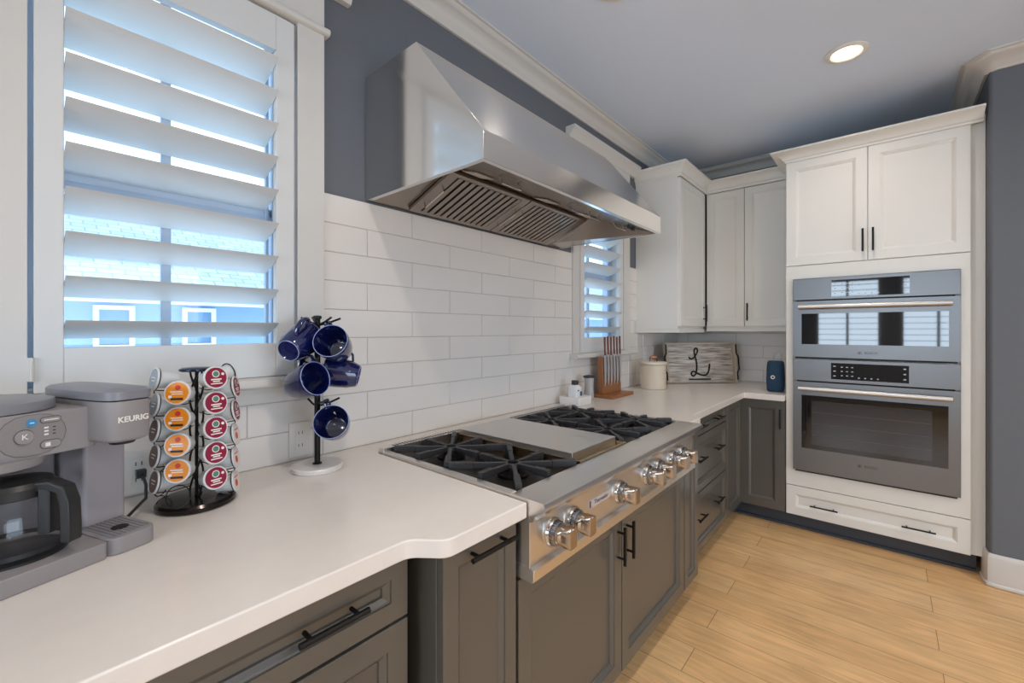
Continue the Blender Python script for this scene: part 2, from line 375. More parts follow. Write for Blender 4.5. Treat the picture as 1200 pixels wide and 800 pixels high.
# windows and shutters of the room behind (seen only as reflections)
for i, (xa, xb) in enumerate(FW):
    root = bpy.data.objects.new('window_%d' % (3+i), None); COL.objects.link(root); root.location = ((xa+xb)/2, YF, .95); struct(root, 'window of the room behind the viewer')
    b = MB(); t = .05
    b.box(xa, xa+t, YF-.06, YF+.02, .95, 2.35); b.box(xb-t, xb, YF-.06, YF+.02, .95, 2.35); b.box(xa+t, xb-t, YF-.06, YF+.02, .95, 1.02); b.box(xa+t, xb-t, YF-.06, YF+.02, 2.28, 2.35)
    b.box((xa+xb)/2-.02, (xa+xb)/2+.02, YF-.06, YF-.02, 1.02, 2.28); b.build('window_frame', TRIM, root)
    b = MB()
    for k in range(12):
        z = 1.06+k*.105; b.bar((xa+t, YF, z), (xb-t, YF, z), .07, .009)
    b.build('slats', SHUT, root)

# neighbouring house outside
SID = brick_mat('lap_siding', (142, 166, 196), (138, 162, 193), (108, 134, 170), 40, .13, .006, .6, (R(90), 0, R(90)))
SHING = brick_mat('roof_shingles', (200, 204, 212), (176, 182, 192), (150, 158, 170), .32, .15, .012, .9, (0, 0, R(90)))
hs = thing('neighbour_house', 'blue-sided house with shingled roof outside the shuttered window', 'house', (-7.5, -3, -1.5))
b = MB(); b.box(-13, -7, -14, 19, -1.5, 1.95); b.build('siding_wall', SID, hs)
b = MB(); b.prism([(-6.6, -14.4, 1.86), (-10, -14.4, 3.75), (-13.4, -14.4, 1.86), (-13.4, -14.4, 1.78), (-6.6, -14.4, 1.78)], (0, 34, 0)); b.build('roof', SHING, hs)
b = MB(); b.box(-6.62, -6.58, -14.4, 19.6, 1.74, 1.90); b.box(-7.0, -6.6, -14.4, 19.6, 1.76, 1.775); b.build('fascia', mat('fascia_white', (220, 224, 230), .5), hs)
for yc in (-1.3, 1.0, 2.03, 5.4):
    b = MB(); w_, h0, h1, t = .225, 1.08, 1.71, .06
    b.box(-7.02, -6.94, yc-w_, yc-w_+t, h0, h1); b.box(-7.02, -6.94, yc+w_-t, yc+w_, h0, h1); b.box(-7.02, -6.94, yc-w_+t, yc+w_-t, h1-t, h1); b.box(-7.02, -6.94, yc-w_+t, yc+w_-t, h0, h0+t)
    f = b.build('window', mat('house_window_white', (236, 238, 240), .5), hs)
    b = MB(); b.box(-6.995, -6.985, yc-w_+t, yc+w_-t, h0+t, h1-t); b.build('pane', mat('far_pane', (120, 150, 176), .1), f)

# ------------------------------------------------------------------ base cabinets
def pull_obj(root, p0, p1, n, name='handle', m=BLACKM, parent=None, **k):
    b = MB(); pull(b, p0, p1, n, **k); return b.build(name, m, parent or root)
ZB, ZT = .11, .873
def cab_body(root, x0, x1, y0, y1, z0=ZB, z1=ZT, m=GREYCAB, bev=.001):
    b = MB(); b.box(x0, x1, y0, y1, z0, z1); return b.build('body', m, root, bevel=bev)
# left drawer base: face X = .725
FXL = .705
r = thing('drawer_cabinet', 'grey drawer cabinet under the coffee maker, wide fronts with black bar pulls', 'cabinet', (.35, -.1, .11))
cab_body(r, .01, FXL, -.60, .575)
for z0, z1 in ((.733, .868), (.425, .726), (.115, .418)):
    b = MB(); panel(b, 'X', FXL, -.33, .571, z0, z1, rail=.042 if z0 > .7 else .05); d = b.build('drawer', GREYCAB, r)
    zc = .800 if z0 > .7 else z1-.10
    pull_obj(r, (FXL+.016, .328, zc+.006), (FXL+.016, .462, zc+.006), (1,0,0), parent=d)
# pull-outs (with the jut of the range bay)
FX = .772
def pullout(y0, y1, label, top_pull):
    r = thing('pullout_cabinet', label, 'cabinet', (.4, (y0+y1)/2, .11), 'narrow grey cabinets flanking the rangetop')
    b = MB(); b.box(.01, FX-.001, y0, y1, ZB, .873)
    b.build('body', GREYCAB, r, bevel=.0015)
    b = MB(); panel(b, 'X', FX, y0+.003, y1-.003, ZB+.004, .868, rail=.042, deep=.013); d = b.build('door', GREYCAB, r)
    if top_pull: pull_obj(r, (FX+.018, y0+.064, .838), (FX+.018, y1-.038, .838), (1,0,0), parent=d)
pullout(.612, .862, 'narrow grey pull-out cabinet left of the rangetop with horizontal black pull', True)
pullout(2.098, 2.292, 'narrow plain grey cabinet past the far end of the rangetop', False)
# range base: two doors
r = thing('rangetop_cabinet', 'wide grey two-door cabinet directly below the steel rangetop', 'cabinet', (.4, 1.45, .11))
cab_body(r, .01, FX-.001, .866, 2.094, z1=.70)
for y0, y1, yp in ((.87, 1.450, 1.418), (1.456, 2.090, 1.488)):
    b = MB(); panel(b, 'X', FX, y0, y1, ZB+.004, .698, rail=.052); d = b.build('door', GREYCAB, r)
    pull_obj(r, (FX+.018, yp+.003, .522), (FX+.018, yp+.003, .655), (1,0,0), parent=d)
# right drawer base
r = thing('drawer_cabinet', 'grey three-drawer cabinet between rangetop and inner corner, two pulls per drawer', 'cabinet', (.35, 2.7, .11))
cab_body(r, .01, FXL-.0, 2.296, 3.088)
for z0, z1 in ((.765, .868), (.45, .758), (.115, .443)):
    b = MB(); panel(b, 'X', FXL, 2.30, 3.084, z0, z1, rail=.04 if z0 < .7 else .03); d = b.build('drawer', GREYCAB, r)
    zc = (z0+z1)/2+ (.03 if z0 < .7 else 0)
    for ya in (2.46, 2.80): pull_obj(r, (FXL+.016, ya, zc), (FXL+.016, ya+.13, zc), (1,0,0), parent=d)
# corner cabinet: two leaves of the folding door
FYB = 3.478
r = thing('corner_cabinet', 'grey corner cabinet with folding door and one vertical black pull', 'cabinet', (.4, 3.8, .11))
b = MB(); b.prism([(.01, 3.092, ZB), (FXL, 3.092, ZB), (FXL, FYB, ZB), (.996, FYB, ZB), (.996, YB-.01, ZB), (.01, YB-.01, ZB)], (0, 0, ZT-ZB)); b.build('body', GREYCAB, r)
b = MB(); panel(b, 'X', FXL, 3.094, FYB-.022, ZB+.004, .868, rail=.05); b.build('door', GREYCAB, r)
b = MB(); panel(b, 'Y', FYB, FXL+.006, .994, ZB+.004, .868, rail=.058); d = b.build('door', GREYCAB, r)
pull_obj(r, (.968, FYB-.018, .68), (.968, FYB-.018, .815), (0,-1,0), parent=d)
# toe kick
b = MB(); b.sweep([(0, 0), (.012, 0), (.012, .015), (.004, .02), (0, .02), (0, ZB-.002), (-.02, ZB-.002), (-.02, 0)], [(.64, -.6), (.64, .60), (.70, .60), (.70, 2.28), (.64, 2.28), (.64, 3.545), (1.90, 3.545)])
struct(b.build('trim_4', TOEM), 'dark slate toe kick under the cabinets')

# ------------------------------------------------------------------ countertop
def arc(cx, cy, r, a0, a1, n=8): return [(cx+r*cos(R(a0+(a1-a0)*i/n)), cy+r*sin(R(a0+(a1-a0)*i/n))) for i in range(n+1)]
E0, E1 = .757, .823
pts = [(.004, -.6), (E0, -.6)] + arc(E0+.04, .53, .04, 180, 128, 5) + arc(E1-.04, .62, .04, -60, 0, 6) + [(E1, .866), (.128, .866), (.128, 2.098), (E1-.015, 2.098), (E1-.015, 2.275)]
pts += arc(E1-.035, 2.275, .02, 0, 80, 4) + arc(E0+.03, 2.345, .03, 260, 180, 4) + [(E0, 3.40), (.998, 3.40), (.998, YB-.004), (.004, YB-.004)]
b = MB(); b.prism([(x, y, .8735) for x, y in pts], (0, 0, .0405))
o = b.build('countertop', QUARTZ, bevel=.004, seg=3); tag(o, 'white quartz countertop wrapping the corner with curved edges beside the rangetop', 'countertop')

# ------------------------------------------------------------------ rangetop
r = thing('rangetop', 'stainless gas rangetop with covered griddle and seven front knobs', 'rangetop', (.5, 1.485, .72))
Y0, Y1 = .870, 2.094
b = MB(); b.prism([(.135, Y0, .72), (.828, Y0, .72), (.828, Y0, .9), (.766, Y0, .9), (.766, Y0, .884), (.135, Y0, .884)], (0, Y1-Y0, 0)); b.build('body', STEEL, r, bevel=.001)
b = MB()
prof = [(.765, .9005), (.765, .921), (.865, .921), (.873, .918), (.877, .911), (.877, .903), (.87, .896), (.856, .890), (.845, .880), (.838, .866), (.8285, .862), (.8285, .9005)]
b.prism([(x, Y0-.001, z) for x, z in prof], (0, Y1-Y0+.002, 0)); b.build('bullnose', STEEL, r)
b = MB(); b.prism([(.76, Y0-.002, .709), (.836, Y0-.002, .709), (.842, Y0-.002, .713), (.842, Y0-.002, .742), (.829, Y0-.002, .745), (.76, Y0-.002, .745)], (0, Y1-Y0+.004, 0)); b.build('drip_ledge', STEEL, r, bevel=.0015)
b = MB()   # frame around the burner area
b.box(.132, .165, Y0, Y1, .884, .932); b.box(.165, .765, Y0, Y0+.024, .884, .922); b.box(.165, .765, Y1-.024, Y1, .884, .922)
b.build('rim', STEEL, r, bevel=.002)
b = MB()
for k in range(84):
    y = Y0+.05+k*(Y1-Y0-.1)/84; b.box(.138, .160, y, y+.0072, .9312, .9324)
o = b.build('vent_slots', DARK, r, flat=True)
b = MB(); b.box(.166, .764, Y0+.025, Y1-.025, .8845, .8905); b.build('burner_pan', PAN, r)
# griddle cover
GY0, GY1 = 1.215, 1.545
b = MB(); b.box(.17, .725, GY0+.012, GY1-.012, .8906, .944); cov = b.build('griddle_cover', mat('griddle_steel', (222, 216, 210), .33, 1, var=.06, scale=10, stretch=(60, 2, 2)), r, bevel=.002)
b = MB(); b.box(.17, .764, GY0, GY0+.008, .8906, .926); b.box(.17, .764, GY1-.008, GY1, .8906, .926); b.box(.726, .764, GY0+.008, GY1-.008, .8906, .915); b.box(.757, .764, GY0+.008, GY1-.008, .915, .926); b.build('griddle_surround', mat('heat_tinted_steel', (190, 168, 136), .25, 1), r)
# burners and star grates
def burner(x, y, hx, hy):
    b = MB(); b.lathe([(.052, .8906), (.052, .900), (.045, .905), (.03, .908), (.026, .912), (0, .913)], 24, (x, y, 0)); b.build('burner', BLACKM, r)
    b = MB(); zt = .936
    for k in range(8):
        a = pi/4*k; d = Vector((cos(a), sin(a), 0))
        L = min(hx/max(abs(d.x), 1e-3), hy/max(abs(d.y), 1e-3)) - .006
        c = Vector((x, y, zt-.011))
        b.bar(c+d*.022, c+d*L*.62, .012, .016, .014, .018); b.bar(c+d*L*.62, c+d*L, .019, .022, .019, .022)
        b.bar(c+d*(L-.012)+Vector((0,0,-.012)), c+d*(L-.0005)+Vector((0,0,-.012)), .016, .04)
    b.lathe([(.018, zt-.018), (.026, zt-.018), (.026, zt-.004), (.018, zt-.004)], 16, (x, y, 0), cap=False)
    b.build('grate', IRON, r, bevel=.0015)
for (ya, yb_) in ((Y0+.026, GY0-.003), (GY1+.003, 1.808), (1.808, Y1-.026)):
    for (xa, xb) in ((.168, .465), (.465, .762)):
        burner((xa+xb)/2, (ya+yb_)/2, (xb-xa)/2, (yb_-ya)/2)
# knobs
for y in (.972, 1.072, 1.362, 1.592, 1.692, 1.850, 1.950):
    zc = .803
    b = MB(); b.lathe([(.039, .828), (.039, .833), (.035, .839), (.032, .839)], 28, (0, y, zc), axis='X'); kb = b.build('knob', CHROME, r)
    b = MB(); b.lathe([(.0315, .839), (.032, .847), (.029, .851)], 28, (0, y, zc), axis='X')
    for k in range(20):
        a = 2*pi*k/20; b.box(.8385, .8475, y+.0322*cos(a)-.0013, y+.0322*cos(a)+.0013, zc+.0322*sin(a)-.0013, zc+.0322*sin(a)+.0013)
    b.build('dial_skirt', mat('dial_grey', (150, 150, 154), .2, .9), kb)
    b = MB()   # stout grip: round at the base, squared blade in front
    ring = lambda x, ry, rz: [(x, y+ry*cos(t), zc+rz*sin(t)) for t in [2*pi*i/24 for i in range(24)]]
    def blade(x, ry, rz): return [(x, y+max(-ry, min(ry, .034*cos(t))), zc+rz*sin(t)) for t in [2*pi*i/24 for i in range(24)]]
    b.loft([ring(.851, .0275, .0275), ring(.862, .0275, .0275), blade(.867, .019, .0275), blade(.893, .017, .0275), blade(.896, .015, .0255)])
    b.build('grip', mat('knob_steel', (176, 164, 152), .22, 1), kb)
b = MB(); b.box(.828, .8296, 1.160, 1.300, .806, .830); bd = b.build('badge', mat('badge_silver', (206, 200, 198), .4, .4), r)
b = MB(); b.box(.8296, .8302, 1.163, 1.171, .808, .828); b.build('badge_mark', mat('badge_blue', (36, 50, 110), .3), bd)
b = MB(); text_into(b, 'Thermador', .019, MX(.8296, 1.235, .818)); b.build('lettering', mat('badge_letters', (44, 48, 90), .4), bd, flat=True)

# ------------------------------------------------------------------ range hood
r = thing('range_hood', 'stainless wall-mounted range hood with sloping front above the rangetop', 'range hood', (.3, 1.54, 1.85))
HY0, HY1, HX, HT = .894, 2.190, .639, .322; ZH0, ZHL, ZHT = 1.850, 1.935, 2.324
b = MB(); t = .004
prof = [(.002, ZH0), (HX, ZH0), (HX, ZHL), (HT, ZHT), (.002, ZHT)]
L0 = [(x, HY0, z) for x, z in prof]; L1 = [(x, HY1, z) for x, z in prof]
va = [b.v(p) for p in L0]; vb = [b.v(p) for p in L1]
b.f(va); b.f(vb[::-1])
for i in range(5):
    if i == 0: continue
    j = (i+1) % 5; b.f([va[i], va[j], vb[j], vb[i]])
# underside: lip then sloping canopy liner
lip = .018
o4 = [va[0], va[1], vb[1], vb[0]]
i4 = [b.v(p) for p in ((.012, HY0+lip, ZH0), (HX-lip, HY0+lip, ZH0), (HX-lip, HY1-lip, ZH0), (.012, HY1-lip, ZH0))]
for k in range(4): b.f([o4[k], o4[(k+1) % 4], i4[(k+1) % 4], i4[k]])
b.build('canopy', STEELH, r, bevel=.0012, ang=20)
b = MB(); RX, RZ = .30, 1.955
q = [(.0125, HY0+lip+.0005, ZH0+.001), (HX-lip-.0005, HY0+lip+.0005, ZH0+.001), (HX-lip-.0005, HY1-lip-.0005, ZH0+.001), (.0125, HY1-lip-.0005, ZH0+.001)]
ra, rb = (RX, 1.06, RZ), (RX, 2.035, RZ)
ra2, rb2 = (.03, 1.06, ZH0+.006), (.03, 2.035, ZH0+.006)
V = [b.v(p) for p in q]; A, B_, A2, B2 = b.v(ra), b.v(rb), b.v(ra2), b.v(rb2)
b.f([V[0], V[1], A, A2]); b.f([V[1], V[2], B_, A]); b.f([V[2], V[3], B2, B_]); b.f([V[3], V[0], A2, B2]); b.f([A2, A, B_, B2])
b.build('liner', mat('hood_liner_steel', (170, 160, 150), .22, 1), r, flat=True)
sl = Vector((RX-.03, 0, RZ-ZH0-.006)); SLN = sl.normalized(); NN = Vector((SLN.z, 0, -SLN.x))
def on_filter(u, y, d): return Vector((.03, 0, ZH0+.006))+SLN*u+Vector((0, y, 0))+NN*d
FL = sl.length
for fy0, fy1 in ((1.07, 1.545), (1.551, 2.025)):
    f = None; b = MB()
    def slab(u0, u1, y0, y1, d0, d1):
        b.loft([[on_filter(u0, y0, d), on_filter(u1, y0, d), on_filter(u1, y1, d), on_filter(u0, y1, d)] for d in (d0, d1)])
    slab(.004, .022, fy0, fy1, .002, .016); slab(FL-.022, FL-.004, fy0, fy1, .002, .016); slab(.022, FL-.022, fy0, fy0+.045, .002, .016); slab(.022, FL-.022, fy1-.045, fy1, .002, .016)
    n = 11; w_ = (fy1-fy0-.09)/n
    for k in range(n): slab(.022, FL-.022, fy0+.045+k*w_+.006, fy0+.045+(k+1)*w_-.006, .004, .018)
    f = b.build('baffle_filter', mat('filter_steel', (168, 156, 146), .3, 1), r, bevel=.001)
    b = MB(); b.loft([[on_filter(.02, fy0+.04, d), on_filter(FL-.02, fy0+.04, d), on_filter(FL-.02, fy1-.04, d), on_filter(.02, fy1-.04, d)] for d in (.001, .003)]); b.build('filter_gap', DARK, f, flat=True)
    for yy in (fy0+.022, fy1-.022):
        b = MB(); p = [on_filter(.08, yy, .016), on_filter(.08, yy, .04), on_filter(.2, yy, .04), on_filter(.2, yy, .016)]; b.tube(p, .003, 8); b.build('filter_handle', CHROME, f)
# front light panel with lamps, rail loops, switches
sv = Vector((HX-lip-RX, 0, ZH0+.001-RZ)); SV = sv.normalized(); NV = Vector((SV.z, 0, -SV.x))
def on_front(u, y, d): return Vector((RX, y, RZ))+SV*u+NV*d*(1 if NV.z < 0 else -1)
for yc in (1.13, 1.55, 1.88):
    b = MB(); b.loft([[on_front(.05, yc-.05, d), on_front(.13, yc-.05, d), on_front(.13, yc+.05, d), on_front(.05, yc+.05, d)] for d in (.001, .006)]); lf = b.build('light_frame', CHROME, r, bevel=.001)
    b = MB(); b.loft([[on_front(.058, yc-.042, d), on_front(.122, yc-.042, d), on_front(.122, yc+.042, d), on_front(.058, yc+.042, d)] for d in (.005, .0075)]); b.build('light_lens', mat('frosted_lens', (206, 204, 200), .2), lf)
for y0, y1 in ((1.12, 1.22), (1.56, 1.66), (1.72, 1.80), (1.96, 2.06)):
    b = MB(); b.tube([on_front(.2, y0, .0), on_front(.225, y0, .022), on_front(.225, y1, .022), on_front(.2, y1, 0)], .004, 8); b.build('rail_loop', CHROME, r)
for y in (2.02, 2.065):
    b = MB(); q0 = on_front(.262, y, 0); q1 = on_front(.262, y, .016); b.tube([q0, q1], .010, 14); b.build('switch', BLACKPL, r)

# ------------------------------------------------------------------ upper cabinets
def crown_for(path, z0, z1, p):
    h = z1-z0
    pr = [(0, z0), (.006, z0), (.008, z0+.18*h), (.018, z0+.25*h), (.024, z0+.42*h), (.042*p/.07, z0+.66*h), (.06*p/.07, z0+.80*h), (p, z0+.84*h), (p, z1), (0, z1)]
    b = MB(); b.sweep(pr, path); return b
# cabinet on the window wall (side faces the room)
r = thing('wall_cabinet', 'white wall cabinet beside the narrow window with plain side panel', 'cabinet', (.18, 3.57, 1.36))
UX = .335
b = MB(); b.box(.002, UX, 3.27, 3.875, 1.36, 2.545); b.build('body', WHITE, r, bevel=.0012)
b = MB(); panel(b, 'X', UX, 3.276, 3.852, 1.385, 2.50, rail=.06, deep=.011); d = b.build('door', WHITE, r)
pull_obj(r, (UX+.018, 3.80, 1.425), (UX+.018, 3.80, 1.565), (1,0,0), parent=d)
crown_for([(.002, 3.27), (UX+.02, 3.27), (UX+.02, 3.855)], 2.505, 2.60, .06).build('crown', WHITE, r)
b = MB(); b.box(.002, UX+.012, 3.272, 3.86, 1.335, 1.36); b.build('light_rail', WHITE, r)
# cabinet on the back wall
UY = 3.895
r = thing('wall_cabinet', 'white two-door wall cabinet above the wooden letter tray', 'cabinet', (.68, 4.03, 1.36))
b = MB(); b.box(UX+.022, .998, UY, YB-.008, 1.36, 2.545); b.build('body', WHITE, r, bevel=.0012)
for x0, x1, xp in ((.362, .648, None), (.652, .994, .676)):
    b = MB(); panel(b, 'Y', UY, x0, x1, 1.385, 2.50, rail=.055, deep=.011); d = b.build('door', WHITE, r)
    if xp: pull_obj(r, (xp, UY-.018, 1.43), (xp, UY-.018, 1.57), (0,-1,0), parent=d)
crown_for([(UX+.022, UY-.02), (.998, UY-.02)], 2.505, 2.60, .06).build('crown', WHITE, r)
b = MB(); b.box(UX+.022, .998, UY-.012, UY+.02, 1.345, 1.36); b.build('light_rail', WHITE, r)

# ------------------------------------------------------------------ tall oven cabinet
r = thing('oven_cabinet', 'tall white cabinet housing the microwave and oven', 'cabinet', (1.45, 3.8, .1))
TY = 3.478; TX0, TX1 = 1.0, 1.871
b = MB(); b.box(TX0, TX1, TY, YB-.01, .112, 2.535); b.box(TX1, XR-.0015, TY+.005, YB-.01, .112, 2.535)
b.box(TX0+.001, TX1-.001, TY-.0195, TY, .312, .42); b.box(TX0+.001, TX1-.001, TY-.0195, TY, 1.697, 1.782); b.box(TX0+.001, 1.041, TY-.0195, TY, .42, 1.697); b.box(1.832, TX1-.001, TY-.0195, TY, .42, 1.697)
b.build('body', WHITE, r, bevel=.001)
for x0, x1, xp in ((TX0+.001, 1.429, 1.407), (1.433, TX1-.001, 1.456)):
    b = MB(); panel(b, 'Y', TY, x0, x1, 1.787, 2.487, rail=.056, deep=.013); d = b.build('door', WHITE, r)
    pull_obj(r, (xp, TY-.018, 1.84), (xp, TY-.018, 1.98), (0,-1,0), parent=d, r=.0055)
b = MB(); panel(b, 'Y', TY, TX0+.001, TX1-.001, .113, .307, rail=.052, deep=.013); d = b.build('drawer', WHITE, r)
for xa in (1.137, 1.585): pull_obj(r, (xa, TY-.010, .197), (xa+.146, TY-.010, .197), (0,-1,0), parent=d, r=.005)
crown_for([(TX0, YB-.01), (TX0, TY-.02), (XR-.012, TY-.02), (XR-.012, TY+.03)][0:3], 2.487, 2.556, .08).build('crown', WHITE, r)
# --- microwave
def oven(name, label, cat, z0, zc, z1, disp, win, hz, logoz):
    r = thing(name, label, cat, (1.435, TY-.03, z0)); yf = TY-.0455; x0, x1 = 1.044, 1.829
    b = MB(); b.box(x0+.02, x1-.02, yf+.02, TY-.0197, z0+.004, z1-.004); b.build('body', DARK, r)
    b = MB(); b.box(x0, x1, yf, yf+.02, zc+.004, z1); cp = b.build('control_panel', STEELV, r, bevel=.002)
    b = MB(); b.box(disp[0], disp[1], yf-.0012, yf+.001, disp[2], disp[3]); ds = b.build('display', BGLASS, cp, flat=True)
    b = MB(); zc_ = (disp[2]+disp[3])/2; h = disp[3]-disp[2]; yy = yf-.0016
    for xx in (disp[0]+.018, disp[1]-.018):
        for k in (-1, 0, 1): b.box(xx-.006, xx+.006, yy, yy+.0008, zc_+k*h*.3-.003, zc_+k*h*.3+.003)
    for i in range(3):
        for k in (-1, 0, 1): b.box(disp[0]+.05+i*.026, disp[0]+.06+i*.026, yy, yy+.0008, zc_+k*h*.26-.0025, zc_+k*h*.26+.0025)
    for i in range(4): b.box(disp[0]+.135+i*.03, disp[0]+.143+i*.03, yy, yy+.0008, disp[2]+.012, disp[2]+.018)
    b.build('key_marks', mat('key_print', (190, 196, 204), .5), ds, flat=True)
    b = MB()   # door as a frame around the glass
    wx0, wx1, wz0, wz1 = win
    b.box(x0, wx0, yf, yf+.02, z0, zc-.004); b.box(wx1, x1, yf, yf+.02, z0, zc-.004); b.box(wx0, wx1, yf, yf+.02, z0, wz0); b.box(wx0, wx1, yf, yf+.02, wz1, zc-.004)
    dr = b.build('door', STEELV, r)
    b = MB(); b.box(x0+.012, x1-.012, yf+.006, yf+.02, z0-.010, z0-.001); b.build('dark_strip', DARK, r)  # dark strip drawn as the line beneath the appliance
    b = MB(); b.box(wx0-.0, wx1+.0, yf+.001, yf+.008, wz0, wz1); dg_ = b.build('door_glass', BGLASS, dr, flat=True)
    if name == 'wall_oven':
        b = MB(); b.box(wx0+.055, wx1-.065, yf+.0004, yf+.002, wz0+.03, wz1-.035); iw = b.build('inner_window', mat('inner_oven_glass', (44, 48, 56), .05, spec=.75), dg_, flat=True)
        b = MB()
        for k in range(3): b.box(wx0+.06, wx1-.07, yf+.0001, yf+.0006, wz0+.09+k*.075, wz0+.0925+k*.075)
        b.build('oven_rack', mat('rack_wire', (84, 84, 86), .35, .6), iw, flat=True)
    b = MB(); b.tube([(x0+.035, yf-.045, hz), (x1-.035, yf-.045, hz)], .0145, 14)
    for xx in (x0+.06, x1-.06): b.box(xx-.012, xx+.012, yf-.045, yf+.001, hz-.009, hz+.009)
    b.build('handle', mat('handle_steel', (214, 212, 210), .42, 1), dr)
    b = MB(); text_into(b, 'BOSCH', .019, MY(1.447, yf-.0002, logoz)); 
    b.tube([(1.392+.009*cos(t), yf-.0004, logoz+.009*sin(t)) for t in [2*pi*i/20 for i in range(21)]], .0008, 5); b.box(1.389, 1.395, yf-.0008, yf, logoz-.004, logoz+.004); b.box(1.386, 1.398, yf-.0008, yf, logoz-.0008, logoz+.0008)
    b.build('lettering', DARKPR, dr, flat=True)
    return r
oven('microwave_oven', 'wide stainless microwave built in above the larger oven', 'microwave', 1.178, 1.548, 1.692, (1.252, 1.621, 1.566, 1.672), (1.092, 1.783, 1.262, 1.462), 1.505, 1.213)
rv = oven('wall_oven', 'stainless wall oven with black window below the microwave', 'oven', .427, 1.018, 1.163, (1.250, 1.618, 1.042, 1.145), (1.092, 1.781, .577, .927), .973, .515)
b = MB()
for k in range(9): b.box(1.06+k*.085, 1.10+k*.085, TY-.0457, TY-.044, 1.5455, 1.5505)
b.build('vent_slots', DARK, [o for o in bpy.data.objects if o.name == 'microwave_oven'][0], flat=True)

# ------------------------------------------------------------------ ceiling lights
def downlight(x, y, label, power=LAMP_POWER):
    r = thing('recessed_light', label, 'ceiling light', (x, y, ZC-.012), 'recessed ceiling lights')
    b = MB(); b.lathe([(.062, ZC-.001), (.092, ZC-.001), (.092, ZC-.006), (.084, ZC-.010), (.070, ZC-.011), (.064, ZC-.006), (.062, ZC-.002)], 36, (x, y, 0), cap=False); b.build('trim_ring', WHITE, r)
    b = MB(); b.lathe([(.0, ZC-.0008), (.062, ZC-.0012), (.062, ZC-.004), (0, ZC-.006)], 36, (x, y, 0)); b.build('lens', mat('lit_lens', (255, 236, 208), .4, emit=7), r)
    a = area('lamp', (x, y, ZC-.02), (0, 0, 0), .13, .13, power, LAMP_COL, 'DISK', 140)
    a.parent = r; a.location = (0, 0, -.006); return r
downlight(1.361, 2.847, 'round recessed ceiling light glowing in front of the oven cabinet', 4)
downlight(.666, 1.66, 'recessed ceiling light above the range hood, cut off by the top of the photo', 2.5)
for x, y, p in ((1.36, .43, 8), (1.36, -1.9, 10), (3.3, .43, 11), (3.3, 2.3, 15), (3.3, -1.9, 10)): downlight(x, y, 'recessed ceiling light out of view behind the camera', p)
# ------------------------------------------------------------------ coffee maker (turned about 19 degrees)
KO = Vector((.355, .204, .9142)); KA = R(19.5)
r = thing('coffee_maker', 'grey two-sided coffee maker with glass carafe on the counter', 'coffee maker', KO); r.rotation_euler = (0, 0, KA)
def kb(mb, name, m, parent=None, **k): return mb.build(name, m, parent or r, local=True, **k)
def rrect(x0, x1, y0, y1, rd, z, n=5, corners=(1,1,1,1)):
    o = []
    for (cx_, cy_, a0), c in zip(((x1-rd, y1-rd, 0), (x0+rd, y1-rd, 90), (x0+rd, y0+rd, 180), (x1-rd, y0+rd, 270)), corners):
        for i in range(n+1):
            a = R(a0+90*i/n)
            if c: o.append((cx_+rd*cos(a), cy_+rd*sin(a), z))
            else:
                o.append(((x1 if a0 in (0, 270) else x0), (y1 if a0 in (0, 90) else y0), z)) if i == 0 else o.append(((x1 if a0 in (0, 270) else x0), (y1 if a0 in (0, 90) else y0), z+1e-5*i*0))
    return o
def slabr(mb, x0, x1, y0, y1, z0, z1, rd, corners=(1,1,1,1)): mb.loft([rrect(x0, x1, y0, y1, rd, z0), rrect(x0, x1, y0, y1, rd, z1)])
W_ = -.315
b = MB(); slabr(b, -.29, 0, W_, -.0835, 0, .032, .008); kb(b, 'base', GREYPL, bevel=.002)
b = MB(); slabr(b, -.16, .004, -.0825, 0, 0, .033, .022); tr = kb(b, 'drip_tray', GREYPL, bevel=.002)
b = MB()
for k in range(9): b.box(-.118, -.012, -.074+k*.0078, -.071+k*.0078, .0331, .0345)
kb(b, 'drip_grille', GREYLID, tr)
b = MB(); b.lathe([(0, .0336), (.014, .0338), (.014, .0352), (0, .0354)], 20, (-.05, -.04, 0)); kb(b, 'drain_hole', DARK, tr)
b = MB(); slabr(b, -.29, -.114, -.070, .003, .0335, .235, .008); kb(b, 'tower', mat('grey_plastic_tower', (156, 148, 150), .4, var=.03), bevel=.001)
b = MB(); slabr(b, -.29, -.20, W_, -.075, .032, .235, .012); kb(b, 'back_column', GREYPL)
# carafe side head with control panel
b = MB(); slabr(b, -.29, -.080, W_, -.062, .205, .287, .010); hd = kb(b, 'brew_head', GREYPL, bevel=.002)
b = MB(); b.loft([[(-.13+rr*cos(t), -.19+rr*1.05*sin(t), z) for t in [2*pi*i/32 for i in range(32)]] for rr, z in ((.045, .183), (.062, .19), (.066, .206))]); kb(b, 'filter_basket', GREYPL, hd)
b = MB(); b.lathe([(.100, .287), (.104, .289), (.104, .302), (.102, .306), (.09, .3095), (0, .311)], 40, (-.185, -.195, 0)); kb(b, 'reservoir_lid', GREYLID)
